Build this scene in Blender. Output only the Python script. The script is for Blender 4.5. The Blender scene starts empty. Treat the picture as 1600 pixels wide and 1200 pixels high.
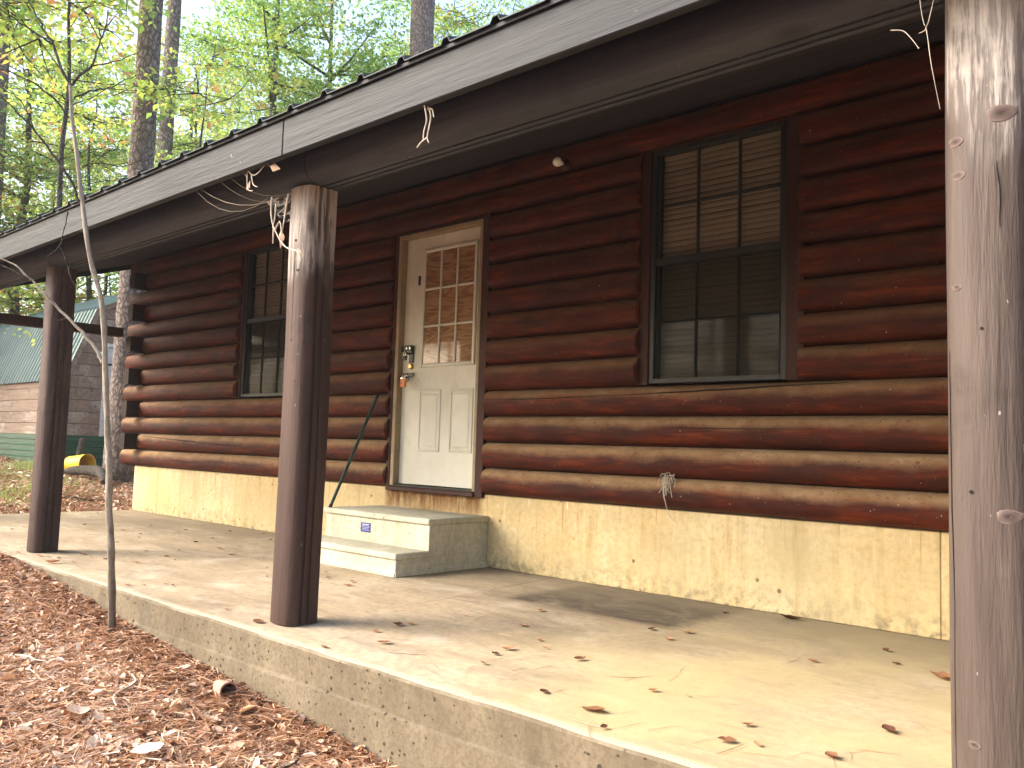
import bpy, bmesh, math, random
import numpy as np
from mathutils import Vector, Matrix

random.seed(7)
rng = np.random.default_rng(7)
scene = bpy.context.scene
COL = scene.collection
R = math.radians

# ------------------------------------------------------------------ camera
cam_data = bpy.data.cameras.new('camera')
cam = bpy.data.objects.new('camera', cam_data)
COL.objects.link(cam)
cam_data.sensor_width = 36.0
cam_data.lens = 36.0 * 1345.87 / 1600.0
cam_data.clip_start = 0.05
cam_data.clip_end = 600
def cam_axes(y, p, r):
    cy, sy = math.cos(y), math.sin(y)
    f = Vector((-sy * math.cos(p), cy * math.cos(p), math.sin(p)))
    rt = Vector((cy, sy, 0)); up = rt.cross(f)
    return rt * math.cos(r) + up * math.sin(r), up * math.cos(r) - rt * math.sin(r), f
_r, _u, _f = cam_axes(0.7421, 0.0755, 0.0318)
cam.matrix_world = Matrix(((_r.x, _u.x, -_f.x, 0.0), (_r.y, _u.y, -_f.y, -4.6055), (_r.z, _u.z, -_f.z, 0.8649), (0, 0, 0, 1)))
scene.camera = cam

# ------------------------------------------------------------------ light
SUN_EL, SUN_FROM = R(33), Vector((-0.70, -0.71, 0)).normalized()
world = bpy.data.worlds.new('World'); scene.world = world
world.use_nodes = True
wn = world.node_tree
bg = wn.nodes['Background']
sky = wn.nodes.new('ShaderNodeTexSky'); sky.sky_type = 'NISHITA'
sky.sun_disc = False
sky.sun_elevation = SUN_EL
sky.sun_rotation = math.atan2(SUN_FROM.x, SUN_FROM.y)
sky.air_density = 1.0; sky.dust_density = 4.0; sky.ozone_density = 1.0
wn.links.new(sky.outputs[0], bg.inputs[0])
bg.inputs[1].default_value = 0.15
sd = bpy.data.lights.new('sun', 'SUN'); sd.energy = 1.9; sd.angle = R(40); sd.color = (1.0, 0.95, 0.86)
sun = bpy.data.objects.new('sun', sd); COL.objects.link(sun)
sv = SUN_FROM * math.cos(SUN_EL) + Vector((0, 0, math.sin(SUN_EL)))
sun.rotation_euler = sv.to_track_quat('Z', 'Y').to_euler()
sun.location = (-8, -8, 12)

HAZE = 0.0012
scene.render.engine = 'CYCLES'
scene.cycles.volume_bounces = 0
scene.view_settings.view_transform = 'Standard'
scene.view_settings.look = 'None'
scene.view_settings.gamma = 1
scene.view_settings.use_curve_mapping = False
scene.view_settings.exposure = 2.0
scene.cycles.max_bounces = 8
scene.cycles.diffuse_bounces = 4
scene.cycles.transparent_max_bounces = 12

# ------------------------------------------------------------------ node helpers
class NT:
    def __init__(s, name, rough=0.8, spec=0.3):
        s.m = bpy.data.materials.new(name); s.m.use_nodes = True
        s.n = s.m.node_tree.nodes; s.l = s.m.node_tree.links
        s.bsdf = s.n['Principled BSDF']; s.out = s.n['Material Output']
        s.bsdf.inputs['Roughness'].default_value = rough
        s.bsdf.inputs['Specular IOR Level'].default_value = spec
        tc = s.n.new('ShaderNodeTexCoord'); s.tc = tc
        s.geo = s.n.new('ShaderNodeNewGeometry')
        oi = s.n.new('ShaderNodeObjectInfo'); s.oi = oi
        a = s.n.new('ShaderNodeVectorMath'); a.operation = 'SCALE'; a.inputs[0].default_value = (37.0, 19.0, 53.0)
        s.l.new(oi.outputs['Random'], a.inputs['Scale'])
        b = s.n.new('ShaderNodeVectorMath'); b.operation = 'ADD'
        s.l.new(tc.outputs['Object'], b.inputs[0]); s.l.new(a.outputs[0], b.inputs[1])
        s.vec = b.outputs[0]; s.obj = tc.outputs['Object']
    def setin(s, sock, v):
        if hasattr(v, 'is_linked') or isinstance(v, bpy.types.NodeSocket): s.l.new(v, sock)
        else: sock.default_value = v
    def mapv(s, scale, vec=None, loc=(0, 0, 0)):
        m = s.n.new('ShaderNodeMapping'); m.inputs['Scale'].default_value = scale; m.inputs['Location'].default_value = loc
        s.l.new(vec or s.vec, m.inputs['Vector']); return m.outputs[0]
    def noise(s, scale, detail=4, rough=0.55, vec=None, dist=0.0, sc3=None):
        n = s.n.new('ShaderNodeTexNoise'); n.inputs['Scale'].default_value = scale
        n.inputs['Detail'].default_value = detail; n.inputs['Roughness'].default_value = rough
        n.inputs['Distortion'].default_value = dist
        v = s.mapv(sc3, vec) if sc3 else (vec or s.vec)
        s.l.new(v, n.inputs['Vector']); return n.outputs['Fac']
    def voro(s, scale, sc3=None, feature='F1', out='Distance', vec=None, rand=1.0):
        n = s.n.new('ShaderNodeTexVoronoi'); n.feature = feature; n.inputs['Scale'].default_value = scale
        n.inputs['Randomness'].default_value = rand
        v = s.mapv(sc3, vec) if sc3 else (vec or s.vec)
        s.l.new(v, n.inputs['Vector']); return n.outputs[out]
    def ramp(s, fac, stops, interp='LINEAR'):
        r = s.n.new('ShaderNodeValToRGB'); r.color_ramp.interpolation = interp
        e = r.color_ramp.elements
        while len(e) < len(stops): e.new(0.5)
        for k, (p, c) in zip(e, stops):
            k.position = p; k.color = (c, c, c, 1) if isinstance(c, (int, float)) else (*c, 1)
        s.l.new(fac, r.inputs[0]); return r.outputs[0]
    def mix(s, f, a, b, mode='MIX'):
        m = s.n.new('ShaderNodeMix'); m.data_type = 'RGBA'; m.blend_type = mode
        s.setin(m.inputs[0], f)
        for i, v in ((6, a), (7, b)):
            if isinstance(v, tuple): m.inputs[i].default_value = (*v[:3], 1)
            else: s.l.new(v, m.inputs[i])
        return m.outputs[2]
    def math(s, op, a, b=0.0, c=0.0):
        m = s.n.new('ShaderNodeMath'); m.operation = op; m.use_clamp = False
        for i, v in enumerate((a, b, c)):
            s.setin(m.inputs[i], v)
        return m.outputs[0]
    def sep(s, v=None):
        n = s.n.new('ShaderNodeSeparateXYZ'); s.l.new(v or s.obj, n.inputs[0]); return n.outputs
    def col(s, v): s.setin(s.bsdf.inputs['Base Color'], v if not isinstance(v, tuple) else (*v[:3], 1)); return s
    def rough(s, v): s.setin(s.bsdf.inputs['Roughness'], v)
    def bump(s, h, strength=0.4, dist=0.01):
        b = s.n.new('ShaderNodeBump'); b.inputs['Strength'].default_value = strength; b.inputs['Distance'].default_value = dist
        s.l.new(h, b.inputs['Height']); s.l.new(b.outputs[0], s.bsdf.inputs['Normal'])
    def attr(s, name):
        a = s.n.new('ShaderNodeAttribute'); a.attribute_name = name; return a.outputs

MAT = {}
# stained logs: red brown stain, tan dust lying on the upper faces, drips and knots
def log_mat(name, dusty=1.0):
    t = NT(name, 0.55, 0.14)
    grain = t.noise(9, 6, 0.65, sc3=(0.35, 3, 3), dist=0.6)
    blot = t.noise(2.2, 4, 0.6, sc3=(0.8, 2, 2))
    drip = t.noise(16, 3, 0.6, sc3=(1, 1, 0.12))
    c = t.ramp(grain, [(0.25, (0.012, 0.003, 0.002)), (0.52, (0.074, 0.0105, 0.0025)), (0.8, (0.20, 0.038, 0.007))])
    c = t.mix(t.ramp(blot, [(0.42, 0.0), (0.62, 0.6)]), c, (0.02, 0.007, 0.005))
    c = t.mix(t.ramp(drip, [(0.5, 0.0), (0.7, 0.5)]), c, (0.05, 0.016, 0.01))
    kn = t.voro(1.0, sc3=(1.1, 1, 4.2))
    c = t.mix(t.ramp(kn, [(0.05, 0.75), (0.13, 0.0)]), c, (0.03, 0.01, 0.006))
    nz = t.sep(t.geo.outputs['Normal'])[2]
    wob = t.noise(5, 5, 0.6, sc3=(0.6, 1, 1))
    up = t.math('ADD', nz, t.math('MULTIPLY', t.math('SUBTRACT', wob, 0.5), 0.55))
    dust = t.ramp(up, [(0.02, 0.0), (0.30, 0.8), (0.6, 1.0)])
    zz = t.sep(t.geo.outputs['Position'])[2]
    dust = t.math('MULTIPLY', dust, t.ramp(t.math('MULTIPLY', zz, 0.3), [(0.28, 1.0), (0.52, 0.22)]))  # dust faded up the wall, painting in the shade under the porch roof
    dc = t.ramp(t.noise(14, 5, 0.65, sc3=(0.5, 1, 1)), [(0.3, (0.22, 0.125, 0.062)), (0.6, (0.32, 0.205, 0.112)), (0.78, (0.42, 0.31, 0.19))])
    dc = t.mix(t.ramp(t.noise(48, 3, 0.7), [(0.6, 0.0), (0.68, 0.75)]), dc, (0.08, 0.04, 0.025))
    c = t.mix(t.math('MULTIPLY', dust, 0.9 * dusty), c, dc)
    c = t.mix(t.ramp(t.noise(70, 2, 0.5), [(0.755, 0.0), (0.775, 0.8)]), c, (0.6, 0.55, 0.45))
    t.col(c); t.rough(t.ramp(dust, [(0, 0.6), (1, 0.9)]))
    t.bump(t.math('ADD', grain, t.math('MULTIPLY', t.noise(80, 3), 0.3)), 0.35, 0.006)
    return t.m
MAT['log'] = log_mat('stained_log')
def paint_mat(name, base, worn, axis='z', wear=0.5, rough=0.6, speck=0.5, grime=0.5, bumpd=0.006):
    t = NT(name, rough, 0.22)
    sc = {'z': (1, 1, 0.09), 'x': (0.06, 1, 1)}[axis]
    st = t.noise(16, 5, 0.6, sc3=sc, dist=0.4)
    c = t.ramp(st, [(0.3, tuple(v * 0.72 for v in base)), (0.55, base), (0.8, tuple(min(1, v * 1.3) for v in base))])
    big = t.noise(1.6, 4, 0.6, sc3=tuple(max(v, 0.35) for v in sc))
    if axis == 'z': big = t.math('ADD', big, t.math('MULTIPLY', t.math('SUBTRACT', t.sep()[2], 0.9), 0.13))  # mask rises with height: veiling flare painted into the worn tone
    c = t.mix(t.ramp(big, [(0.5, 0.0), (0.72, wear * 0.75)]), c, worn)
    fine = t.noise(34, 4, 0.7, sc3=sc)
    msk = t.math('MULTIPLY', t.ramp(fine, [(0.46, 0.0), (0.54, 1.0)]), t.ramp(big, [(0.52, 0.0), (0.60, 1.0)]))
    c = t.mix(t.math('MULTIPLY', msk, wear), c, tuple(min(1, v * 1.25) for v in worn))
    kn = t.voro(1.0, sc3={'z': (4, 4, 1.6), 'x': (1.6, 4, 4)}[axis])
    c = t.mix(t.ramp(kn, [(0.04, 0.8), (0.15, 0.0)]), c, tuple(v * 0.35 for v in base))
    c = t.mix(t.ramp(t.noise(60, 2, 0.5, sc3={'z': (1, 1, .35), 'x': (.35, 1, 1)}[axis]), [(0.75, 0.0), (0.765, speck * .35)]), c, (0.72, 0.68, 0.62))
    c = t.mix(t.ramp(t.noise(7, 4, 0.6), [(0.55, 0.0), (0.75, grime)]), c, tuple(v * 0.4 for v in base))
    t.col(c); t.bump(t.math('ADD', st, t.math('MULTIPLY', fine, 0.9)), 0.7, bumpd)
    return t.m
MAT['post'] = paint_mat('weathered_brown_paint_flare_top', (0.060, 0.034, 0.027), (0.34, 0.295, 0.265), 'z', 0.8)
MAT['post_worn_flare'] = paint_mat('flaking_brown_paint_flare_top', (0.082, 0.060, 0.050), (0.33, 0.295, 0.27), 'z', 0.85, speck=0.9, bumpd=0.01)
MAT['post_dark'] = paint_mat('dark_brown_paint', (0.045, 0.025, 0.021), (0.085, 0.055, 0.048), 'z', 0.4)
MAT['fascia'] = paint_mat('fascia_paint', (0.013, 0.015, 0.020), (0.036, 0.033, 0.034), 'x', 0.28, 0.6, 0.3, 0.2)
MAT['beam'] = paint_mat('beam_paint', (0.046, 0.052, 0.070), (0.080, 0.080, 0.092), 'x', 0.3, 0.6, 0.4, 0.3)
MAT['ceiling'] = paint_mat('ceiling_board_stain', (0.030, 0.026, 0.034), (0.06, 0.05, 0.055), 'x', 0.3, 0.7, 0.1)
MAT['trim'] = paint_mat('trim_stain', (0.045, 0.015, 0.010), (0.09, 0.045, 0.03), 'z', 0.3, 0.6, 0.3)
def conc(name, stops, kind=''):
    t = NT(name, 0.88, 0.25)
    W = t.tc.outputs['Object']
    big = t.noise(1.1, 5, 0.6, vec=t.geo.outputs['Position'])
    c = t.ramp(big, stops)
    P = t.geo.outputs['Position']; xyz = t.sep(P)
    fine = t.noise(26, 5, 0.7, vec=P)
    c = t.mix(t.ramp(fine, [(0.35, 0.38), (0.58, 0.0)]), c, tuple(v * 0.5 for v in stops[0][1]))
    if kind == 'wall':
        st = t.noise(5, 5, 0.65, vec=P, sc3=(2.2, 2, 0.22))
        c = t.mix(t.ramp(st, [(0.48, 0.0), (0.7, 0.6)]), c, (0.36, 0.245, 0.085))
        st2 = t.noise(9, 4, 0.7, vec=P, sc3=(3.0, 2, 0.10))
        topm = t.ramp(xyz[2], [(0.18, 0.0), (0.5, 1.0)])
        c = t.mix(t.math('MULTIPLY', t.ramp(st2, [(0.60, 0.0), (0.66, 0.8)]), topm), c, (0.30, 0.16, 0.05))
        c = t.mix(t.math('MULTIPLY', t.ramp(t.noise(8, 4, 0.7, vec=P, sc3=(2.5, 2, .3), dist=.5), [(0.62, 0.0), (0.68, 0.7)]), topm), c, (0.80, 0.73, 0.52))
        # mildew along the foot
        foot = t.ramp(xyz[2], [(0.0, 1.0), (0.16, 0.0)])
        mil = t.ramp(t.noise(14, 6, 0.75, vec=P), [(0.47, 0.0), (0.6, 0.85)])
        c = t.mix(t.math('MULTIPLY', foot, mil), c, (0.15, 0.13, 0.085))
        grey = t.ramp(t.noise(1.3, 4, 0.6, vec=P, sc3=(1, 1, 1.5)), [(0.45, 0.0), (0.65, 0.55)])
        c = t.mix(grey, c, (0.43, 0.36, 0.21))
        # run-off stain below the door sill
        dx = t.math('SUBTRACT', 1.0, t.math('ABSOLUTE', t.math('MULTIPLY', t.math('ADD', xyz[0], 5.05), 1.65)))
        dm = t.math('MULTIPLY', t.ramp(dx, [(0.05, 0.0), (0.14, 1.0)]), t.ramp(t.math('ADD', xyz[2], t.math('MULTIPLY', st2, .3)), [(0.42, 0.0), (0.62, 0.95)]))
        dm = t.math('MULTIPLY', dm, t.ramp(t.noise(9, 5, .7, vec=P, sc3=(1.6, 1, .6)), [(0.33, 0.35), (0.5, 1.0)]))
        c = t.mix(dm, c, (0.14, 0.055, 0.015))
        spots = t.voro(5.5, vec=P)
        c = t.mix(t.ramp(spots, [(0.05, 0.85), (0.085, 0.0)]), c, (0.13, 0.085, 0.04))
        h = t.math('ADD', fine, t.math('MULTIPLY', t.ramp(spots, [(0.04, 0.0), (0.09, 1.0)]), 0.6))
        t.bump(h, 0.3, 0.006)
    elif kind == 'slab':
        sw = t.noise(2.0, 7, 0.68, vec=P, sc3=(0.45, 1.6, 1), dist=1.0)
        c = t.mix(t.ramp(sw, [(0.46, 0.0), (0.68, 0.6)]), c, (0.20, 0.15, 0.10))
        c = t.mix(t.ramp(t.noise(5, 6, .75, vec=P, sc3=(0.5, 1.4, 1), dist=1.2), [(0.5, 0.0), (0.62, 0.5)]), c, (0.20, 0.155, 0.115))
        c = t.mix(t.ramp(t.noise(3, 5, 0.65, vec=P, dist=.5), [(0.54, 0.0), (0.7, 0.6)]), c, (0.50, 0.42, 0.33))
        # mossy ochre patch at the right, sooty patch by the wall, darker band towards the wall
        g1 = t.math('MULTIPLY', t.ramp(xyz[0], [(0.0, 0.0), (1.0, 1.0)]), 1.0)
        xm = t.ramp(t.math('ADD', t.math('MULTIPLY', xyz[0], 0.4), 1.35), [(0.2, 0.0), (0.62, 0.8)])
        c = t.mix(t.math('MULTIPLY', xm, t.ramp(t.noise(1.5, 4, .6, vec=P), [(0.35, 0.2), (0.6, 0.9)])), c, (0.44, 0.35, 0.17))
        def band(v, a, b, s):
            return t.math('MULTIPLY', t.ramp(t.math('MULTIPLY', t.math('SUBTRACT', v, a), s), [(0.0, 0.0), (1.0, 1.0)]), t.ramp(t.math('MULTIPLY', t.math('SUBTRACT', b, v), s), [(0.0, 0.0), (1.0, 1.0)]))
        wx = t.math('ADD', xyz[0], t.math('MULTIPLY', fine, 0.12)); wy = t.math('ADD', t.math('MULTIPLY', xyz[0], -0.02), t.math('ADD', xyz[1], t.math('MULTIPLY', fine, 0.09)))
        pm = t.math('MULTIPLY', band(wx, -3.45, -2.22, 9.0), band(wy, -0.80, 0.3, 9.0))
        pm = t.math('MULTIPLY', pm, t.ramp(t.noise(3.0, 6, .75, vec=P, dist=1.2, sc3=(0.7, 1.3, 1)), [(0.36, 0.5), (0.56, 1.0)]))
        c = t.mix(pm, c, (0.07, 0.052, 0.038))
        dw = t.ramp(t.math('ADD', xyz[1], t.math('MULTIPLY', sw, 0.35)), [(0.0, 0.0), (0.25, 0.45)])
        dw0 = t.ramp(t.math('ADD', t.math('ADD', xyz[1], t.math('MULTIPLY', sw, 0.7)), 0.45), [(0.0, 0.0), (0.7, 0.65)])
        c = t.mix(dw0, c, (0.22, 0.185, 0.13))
        edge = t.ramp(t.math('MULTIPLY', t.math('ADD', t.math('ADD', xyz[1], 2.44), t.math('MULTIPLY', fine, -0.05)), 12.0), [(0.0, 0.8), (0.6, 0.0)])
        c = t.mix(edge, c, (0.50, 0.44, 0.33))
        c = t.mix(t.ramp(t.noise(90, 2, 0.5, vec=P), [(0.68, 0.0), (0.72, 0.6)]), c, (0.2, 0.14, 0.09))
        # vertical faces: rough pitted concrete
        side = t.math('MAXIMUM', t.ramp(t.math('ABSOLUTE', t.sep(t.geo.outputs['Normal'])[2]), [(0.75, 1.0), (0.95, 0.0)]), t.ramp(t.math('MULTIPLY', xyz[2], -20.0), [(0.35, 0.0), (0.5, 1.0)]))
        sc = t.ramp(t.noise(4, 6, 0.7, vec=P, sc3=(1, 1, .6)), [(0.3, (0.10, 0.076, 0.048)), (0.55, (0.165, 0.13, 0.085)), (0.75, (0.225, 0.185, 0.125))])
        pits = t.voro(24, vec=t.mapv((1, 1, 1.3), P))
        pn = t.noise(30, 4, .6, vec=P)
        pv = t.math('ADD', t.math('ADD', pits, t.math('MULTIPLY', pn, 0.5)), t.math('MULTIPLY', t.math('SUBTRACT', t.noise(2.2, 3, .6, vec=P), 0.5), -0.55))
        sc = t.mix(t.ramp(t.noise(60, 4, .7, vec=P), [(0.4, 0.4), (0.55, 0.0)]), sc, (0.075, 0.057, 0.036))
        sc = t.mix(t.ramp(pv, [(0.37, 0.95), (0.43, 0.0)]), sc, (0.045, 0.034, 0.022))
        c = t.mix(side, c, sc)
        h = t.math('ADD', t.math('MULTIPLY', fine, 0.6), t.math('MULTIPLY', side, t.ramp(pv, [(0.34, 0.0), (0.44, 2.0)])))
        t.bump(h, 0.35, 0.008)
    else:
        c = t.mix(t.ramp(t.noise(3, 5, .7, vec=P, dist=.6), [(0.5, 0.0), (0.7, 0.5)]), c, (0.30, 0.26, 0.16))
        c = t.mix(t.ramp(t.noise(7, 5, .7, vec=P, sc3=(1, 1, .3)), [(0.55, 0.0), (0.7, 0.5)]), c, (0.68, 0.66, 0.54))
        c = t.mix(t.ramp(t.voro(9, vec=P), [(0.05, 0.8), (0.09, 0.0)]), c, (0.12, 0.1, 0.06))
        t.bump(fine, 0.25, 0.004)
    t.col(c); return t.m
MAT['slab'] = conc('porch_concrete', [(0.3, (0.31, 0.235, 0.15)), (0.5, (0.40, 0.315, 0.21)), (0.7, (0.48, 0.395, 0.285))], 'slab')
MAT['foundation'] = conc('yellowed_foundation', [(0.3, (0.50, 0.355, 0.165)), (0.5, (0.61, 0.465, 0.245)), (0.7, (0.70, 0.57, 0.35))], 'wall')
MAT['step'] = conc('precast_concrete', [(0.3, (0.40, 0.37, 0.27)), (0.5, (0.50, 0.47, 0.36)), (0.7, (0.58, 0.55, 0.44))], '')
def simple(name, base, rough=0.6, spec=0.4, metal=0.0, var=0.25, scale=14, sc3=None):
    t = NT(name, rough, spec); t.bsdf.inputs['Metallic'].default_value = metal
    n = t.noise(scale, 5, 0.65, sc3=sc3)
    t.col(t.ramp(n, [(0.3, tuple(v * (1 - var) for v in base)), (0.7, tuple(min(1, v * (1 + var * 0.6)) for v in base))]))
    t.bump(n, 0.15, 0.003); return t.m
def door_mat():
    t = NT('aged_white_door', 0.45, 0.4)
    c = t.ramp(t.noise(3, 5, .6), [(0.3, (0.50, 0.48, 0.40)), (0.7, (0.62, 0.605, 0.53))])
    c = t.mix(t.ramp(t.noise(5, 6, .75, sc3=(1, 1, .3)), [(0.58, 0.0), (0.75, 0.45)]), c, (0.33, 0.28, 0.18))
    c = t.mix(t.ramp(t.noise(40, 3, .6), [(0.70, 0.0), (0.73, 0.6)]), c, (0.2, 0.15, 0.1))
    t.col(c); t.bump(t.noise(60, 3, .5, sc3=(1, 1, .1)), 0.08, 0.002); return t.m
MAT['door'] = door_mat()
MAT['side_log'] = simple('shaded_log_side', (0.024, 0.011, 0.008), 0.75, 0.2, var=.5, scale=8, sc3=(1, 1, 3))  # darker copy of the log stain; corner shade put into the colour
MAT['jamb'] = simple('tan_jamb', (0.30, 0.22, 0.13), 0.6)
MAT['plywood'] = None
def ply():
    t = NT('plywood', 0.6, 0.3)
    n1 = t.noise(3.0, 2, .5, sc3=(0.5, 1, 2.2), dist=0.4)
    r1 = t.math('FRACT', t.math('MULTIPLY', n1, 11.0))
    n2 = t.noise(20, 4, .6, sc3=(0.12, 1, 5))
    v = t.math('ADD', t.math('MULTIPLY', t.math('PINGPONG', r1, 0.5), 0.9), t.math('MULTIPLY', n2, 0.6))
    t.col(t.ramp(v, [(0.25, (0.20, 0.085, 0.038)), (0.5, (0.33, 0.165, 0.08)), (0.8, (0.43, 0.24, 0.125))])); return t.m
MAT['plywood'] = ply()
def glass():
    t = NT('window_glass', 0.05, 0.5); t.n.remove(t.bsdf)
    g = t.n.new('ShaderNodeBsdfGlossy'); g.inputs['Roughness'].default_value = 0.04; g.inputs['Color'].default_value = (1, 1, 1, 1)
    tr = t.n.new('ShaderNodeBsdfTransparent'); tr.inputs['Color'].default_value = (0.95, 0.96, 0.94, 1)
    fr = t.n.new('ShaderNodeFresnel'); fr.inputs['IOR'].default_value = 1.40
    mx = t.n.new('ShaderNodeMixShader'); t.l.new(t.math('MULTIPLY', fr.outputs[0], t.math('SUBTRACT', 1.0, t.geo.outputs['Backfacing'])), mx.inputs[0]); t.l.new(tr.outputs[0], mx.inputs[1]); t.l.new(g.outputs[0], mx.inputs[2])
    t.l.new(mx.outputs[0], t.out.inputs[0]); return t.m
MAT['glass'] = glass()
def veil(name, colr, alpha, scale=0):
    t = NT(name, 0.9, 0.1); t.col(colr)
    if scale:
        t.setin(t.bsdf.inputs['Alpha'], t.ramp(t.noise(scale, 4, .7, sc3=(1, 1, 1)), [(0.45, 0.0), (0.65, alpha)]))
    else: t.bsdf.inputs['Alpha'].default_value = alpha
    return t.m
MAT['screen'] = veil('insect_screen', (0.010, 0.010, 0.008), 0.62)
MAT['web'] = veil('cobweb', (0.62, 0.60, 0.56), 0.65, 34)
MAT['strand'] = simple('dusty_strand', (0.50, 0.44, 0.36), 0.9, 0.1)
MAT['frame'] = simple('black_window_frame', (0.016, 0.017, 0.016), 0.5, 0.4)
MAT['blind'] = simple('ivory_blind', (0.27, 0.215, 0.165), 0.6, 0.3, var=0.1)
MAT['dark'] = simple('dark_interior', (0.02, 0.017, 0.014), 0.9)
MAT['chrome'] = simple('worn_chrome', (0.55, 0.53, 0.48), 0.22, 0.5, 1.0)
MAT['iron'] = simple('dark_iron', (0.05, 0.052, 0.05), 0.38, 0.5, 0.8)
MAT['brass'] = simple('brass', (0.45, 0.30, 0.10), 0.3, 0.5, 1.0)
MAT['orange'] = simple('orange_padlock', (0.62, 0.19, 0.03), 0.4, 0.5)
MAT['red'] = simple('dark_red_mark', (0.2, 0.02, 0.01), 0.5)
MAT['bulb'] = simple('white_glass_bulb', (0.93, 0.92, 0.86), 0.25, 0.5, var=0.05)
MAT['green_pole'] = simple('dark_green_pole', (0.014, 0.045, 0.036), 0.3, 0.5)
def knotmat():
    t = NT('dark_knot_wood', 0.75, 0.2); g = t.tc.outputs['Generated']
    v = t.n.new('ShaderNodeVectorMath'); v.operation = 'SUBTRACT'; t.l.new(g, v.inputs[0]); v.inputs[1].default_value = (.5, .5, .5)
    m = t.n.new('ShaderNodeVectorMath'); m.operation = 'MULTIPLY'; t.l.new(v.outputs[0], m.inputs[0]); m.inputs[1].default_value = (1, 0, 1)
    l = t.n.new('ShaderNodeVectorMath'); l.operation = 'LENGTH'; t.l.new(m.outputs[0], l.inputs[0])
    d = t.math('ADD', l.outputs['Value'], t.math('MULTIPLY', t.math('SUBTRACT', t.noise(50, 4, .7), .5), .25))
    t.col(t.ramp(d, [(0.05, (0.05, 0.036, 0.03)), (0.20, (0.085, 0.06, 0.052)), (0.30, (0.11, 0.08, 0.07)), (0.45, (0.16, 0.12, 0.105))])); return t.m
MAT['knot'] = knotmat()
MAT['crack'] = simple('crack_shadow_wood', (0.012, 0.006, 0.004), 0.9)
MAT['sticker'] = simple('blue_sticker', (0.012, 0.02, 0.20), 0.4, var=0.1)
MAT['sticker_print'] = simple('pale_sticker_print', (0.55, 0.58, 0.7), 0.5)
MAT['clay'] = simple('clay_pipe', (0.42, 0.22, 0.16), 0.8)
MAT['yellow'] = simple('yellow_bucket', (0.85, 0.58, 0.04), 0.45, var=0.2, scale=6)
MAT['roof'] = simple('ribbed_roof_metal', (0.030, 0.038, 0.036), 0.6, 0.3, 0.0)
def metal_green(name, a, b, rough):
    t = NT(name, rough, 0.5)
    c = t.ramp(t.noise(2.0, 5, .65), [(0.3, a), (0.7, b)])
    t.col(c); return t.m
MAT['shed_roof'] = metal_green('faded_green_roof', (0.13, 0.19, 0.17), (0.21, 0.26, 0.24), 0.42)
MAT['skirt'] = metal_green('green_skirt_metal', (0.006, 0.060, 0.036), (0.012, 0.09, 0.052), 0.4)
MAT['shed_wood'] = paint_mat('shed_siding', (0.28, 0.205, 0.155), (0.42, 0.35, 0.29), 'x', 0.6, 0.8, 0.3)
MAT['white'] = simple('white_trim', (0.66, 0.66, 0.64), 0.6)
def bark(name, a, b, c3, sc=1.0):
    t = NT(name, 0.95, 0.1)
    w = t.n.new('ShaderNodeTexNoise'); w.inputs['Scale'].default_value = 7; w.inputs['Detail'].default_value = 4
    t.l.new(t.vec, w.inputs['Vector'])
    ws = t.n.new('ShaderNodeVectorMath'); ws.operation = 'SCALE'; ws.inputs['Scale'].default_value = 0.16; t.l.new(w.outputs['Color'], ws.inputs[0])
    wa = t.n.new('ShaderNodeVectorMath'); wa.operation = 'ADD'; t.l.new(t.vec, wa.inputs[0]); t.l.new(ws.outputs[0], wa.inputs[1])
    e = t.voro(17 * sc, sc3=(1, 1, 0.42), feature='DISTANCE_TO_EDGE', vec=wa.outputs[0])
    n = t.noise(30, 6, .75, sc3=(1, 1, .5))
    plate = t.math('MULTIPLY', t.ramp(e, [(0.0, 0.0), (0.22, 1.0)]), t.ramp(n, [(0.3, 0.35), (0.55, 1.0)]))
    c = t.mix(plate, a, t.ramp(t.noise(11, 5, .7), [(0.35, b), (0.65, c3)]))
    t.col(c); t.bump(t.math('ADD', plate, t.math('MULTIPLY', n, .5)), 0.8, 0.02); return t.m
MAT['pine'] = bark('pine_bark', (0.11, 0.085, 0.075), (0.26, 0.21, 0.185), (0.42, 0.36, 0.325))
MAT['bark'] = bark('grey_bark', (0.06, 0.05, 0.042), (0.13, 0.11, 0.09), (0.20, 0.18, 0.15), 2.0)
def sap():
    t = NT('sapling_bark', 0.85, 0.2)
    n = t.noise(30, 5, .7, sc3=(1, 1, .5)); b = t.noise(8, 3, .6)
    c = t.ramp(n, [(0.3, (0.20, 0.165, 0.125)), (0.7, (0.42, 0.37, 0.30))])
    z = t.sep(t.geo.outputs['Position'])[2]
    c = t.mix(t.ramp(t.math('ADD', z, t.math('MULTIPLY', b, .5)), [(0.1, 0.85), (0.9, 0.0)]), c, (0.075, 0.055, 0.035))
    c = t.mix(t.ramp(b, [(0.6, 0.0), (0.7, 0.5)]), c, (0.10, 0.085, 0.055))
    t.col(c); t.bump(n, .5, .004); return t.m
MAT['sapling'] = sap()
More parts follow.
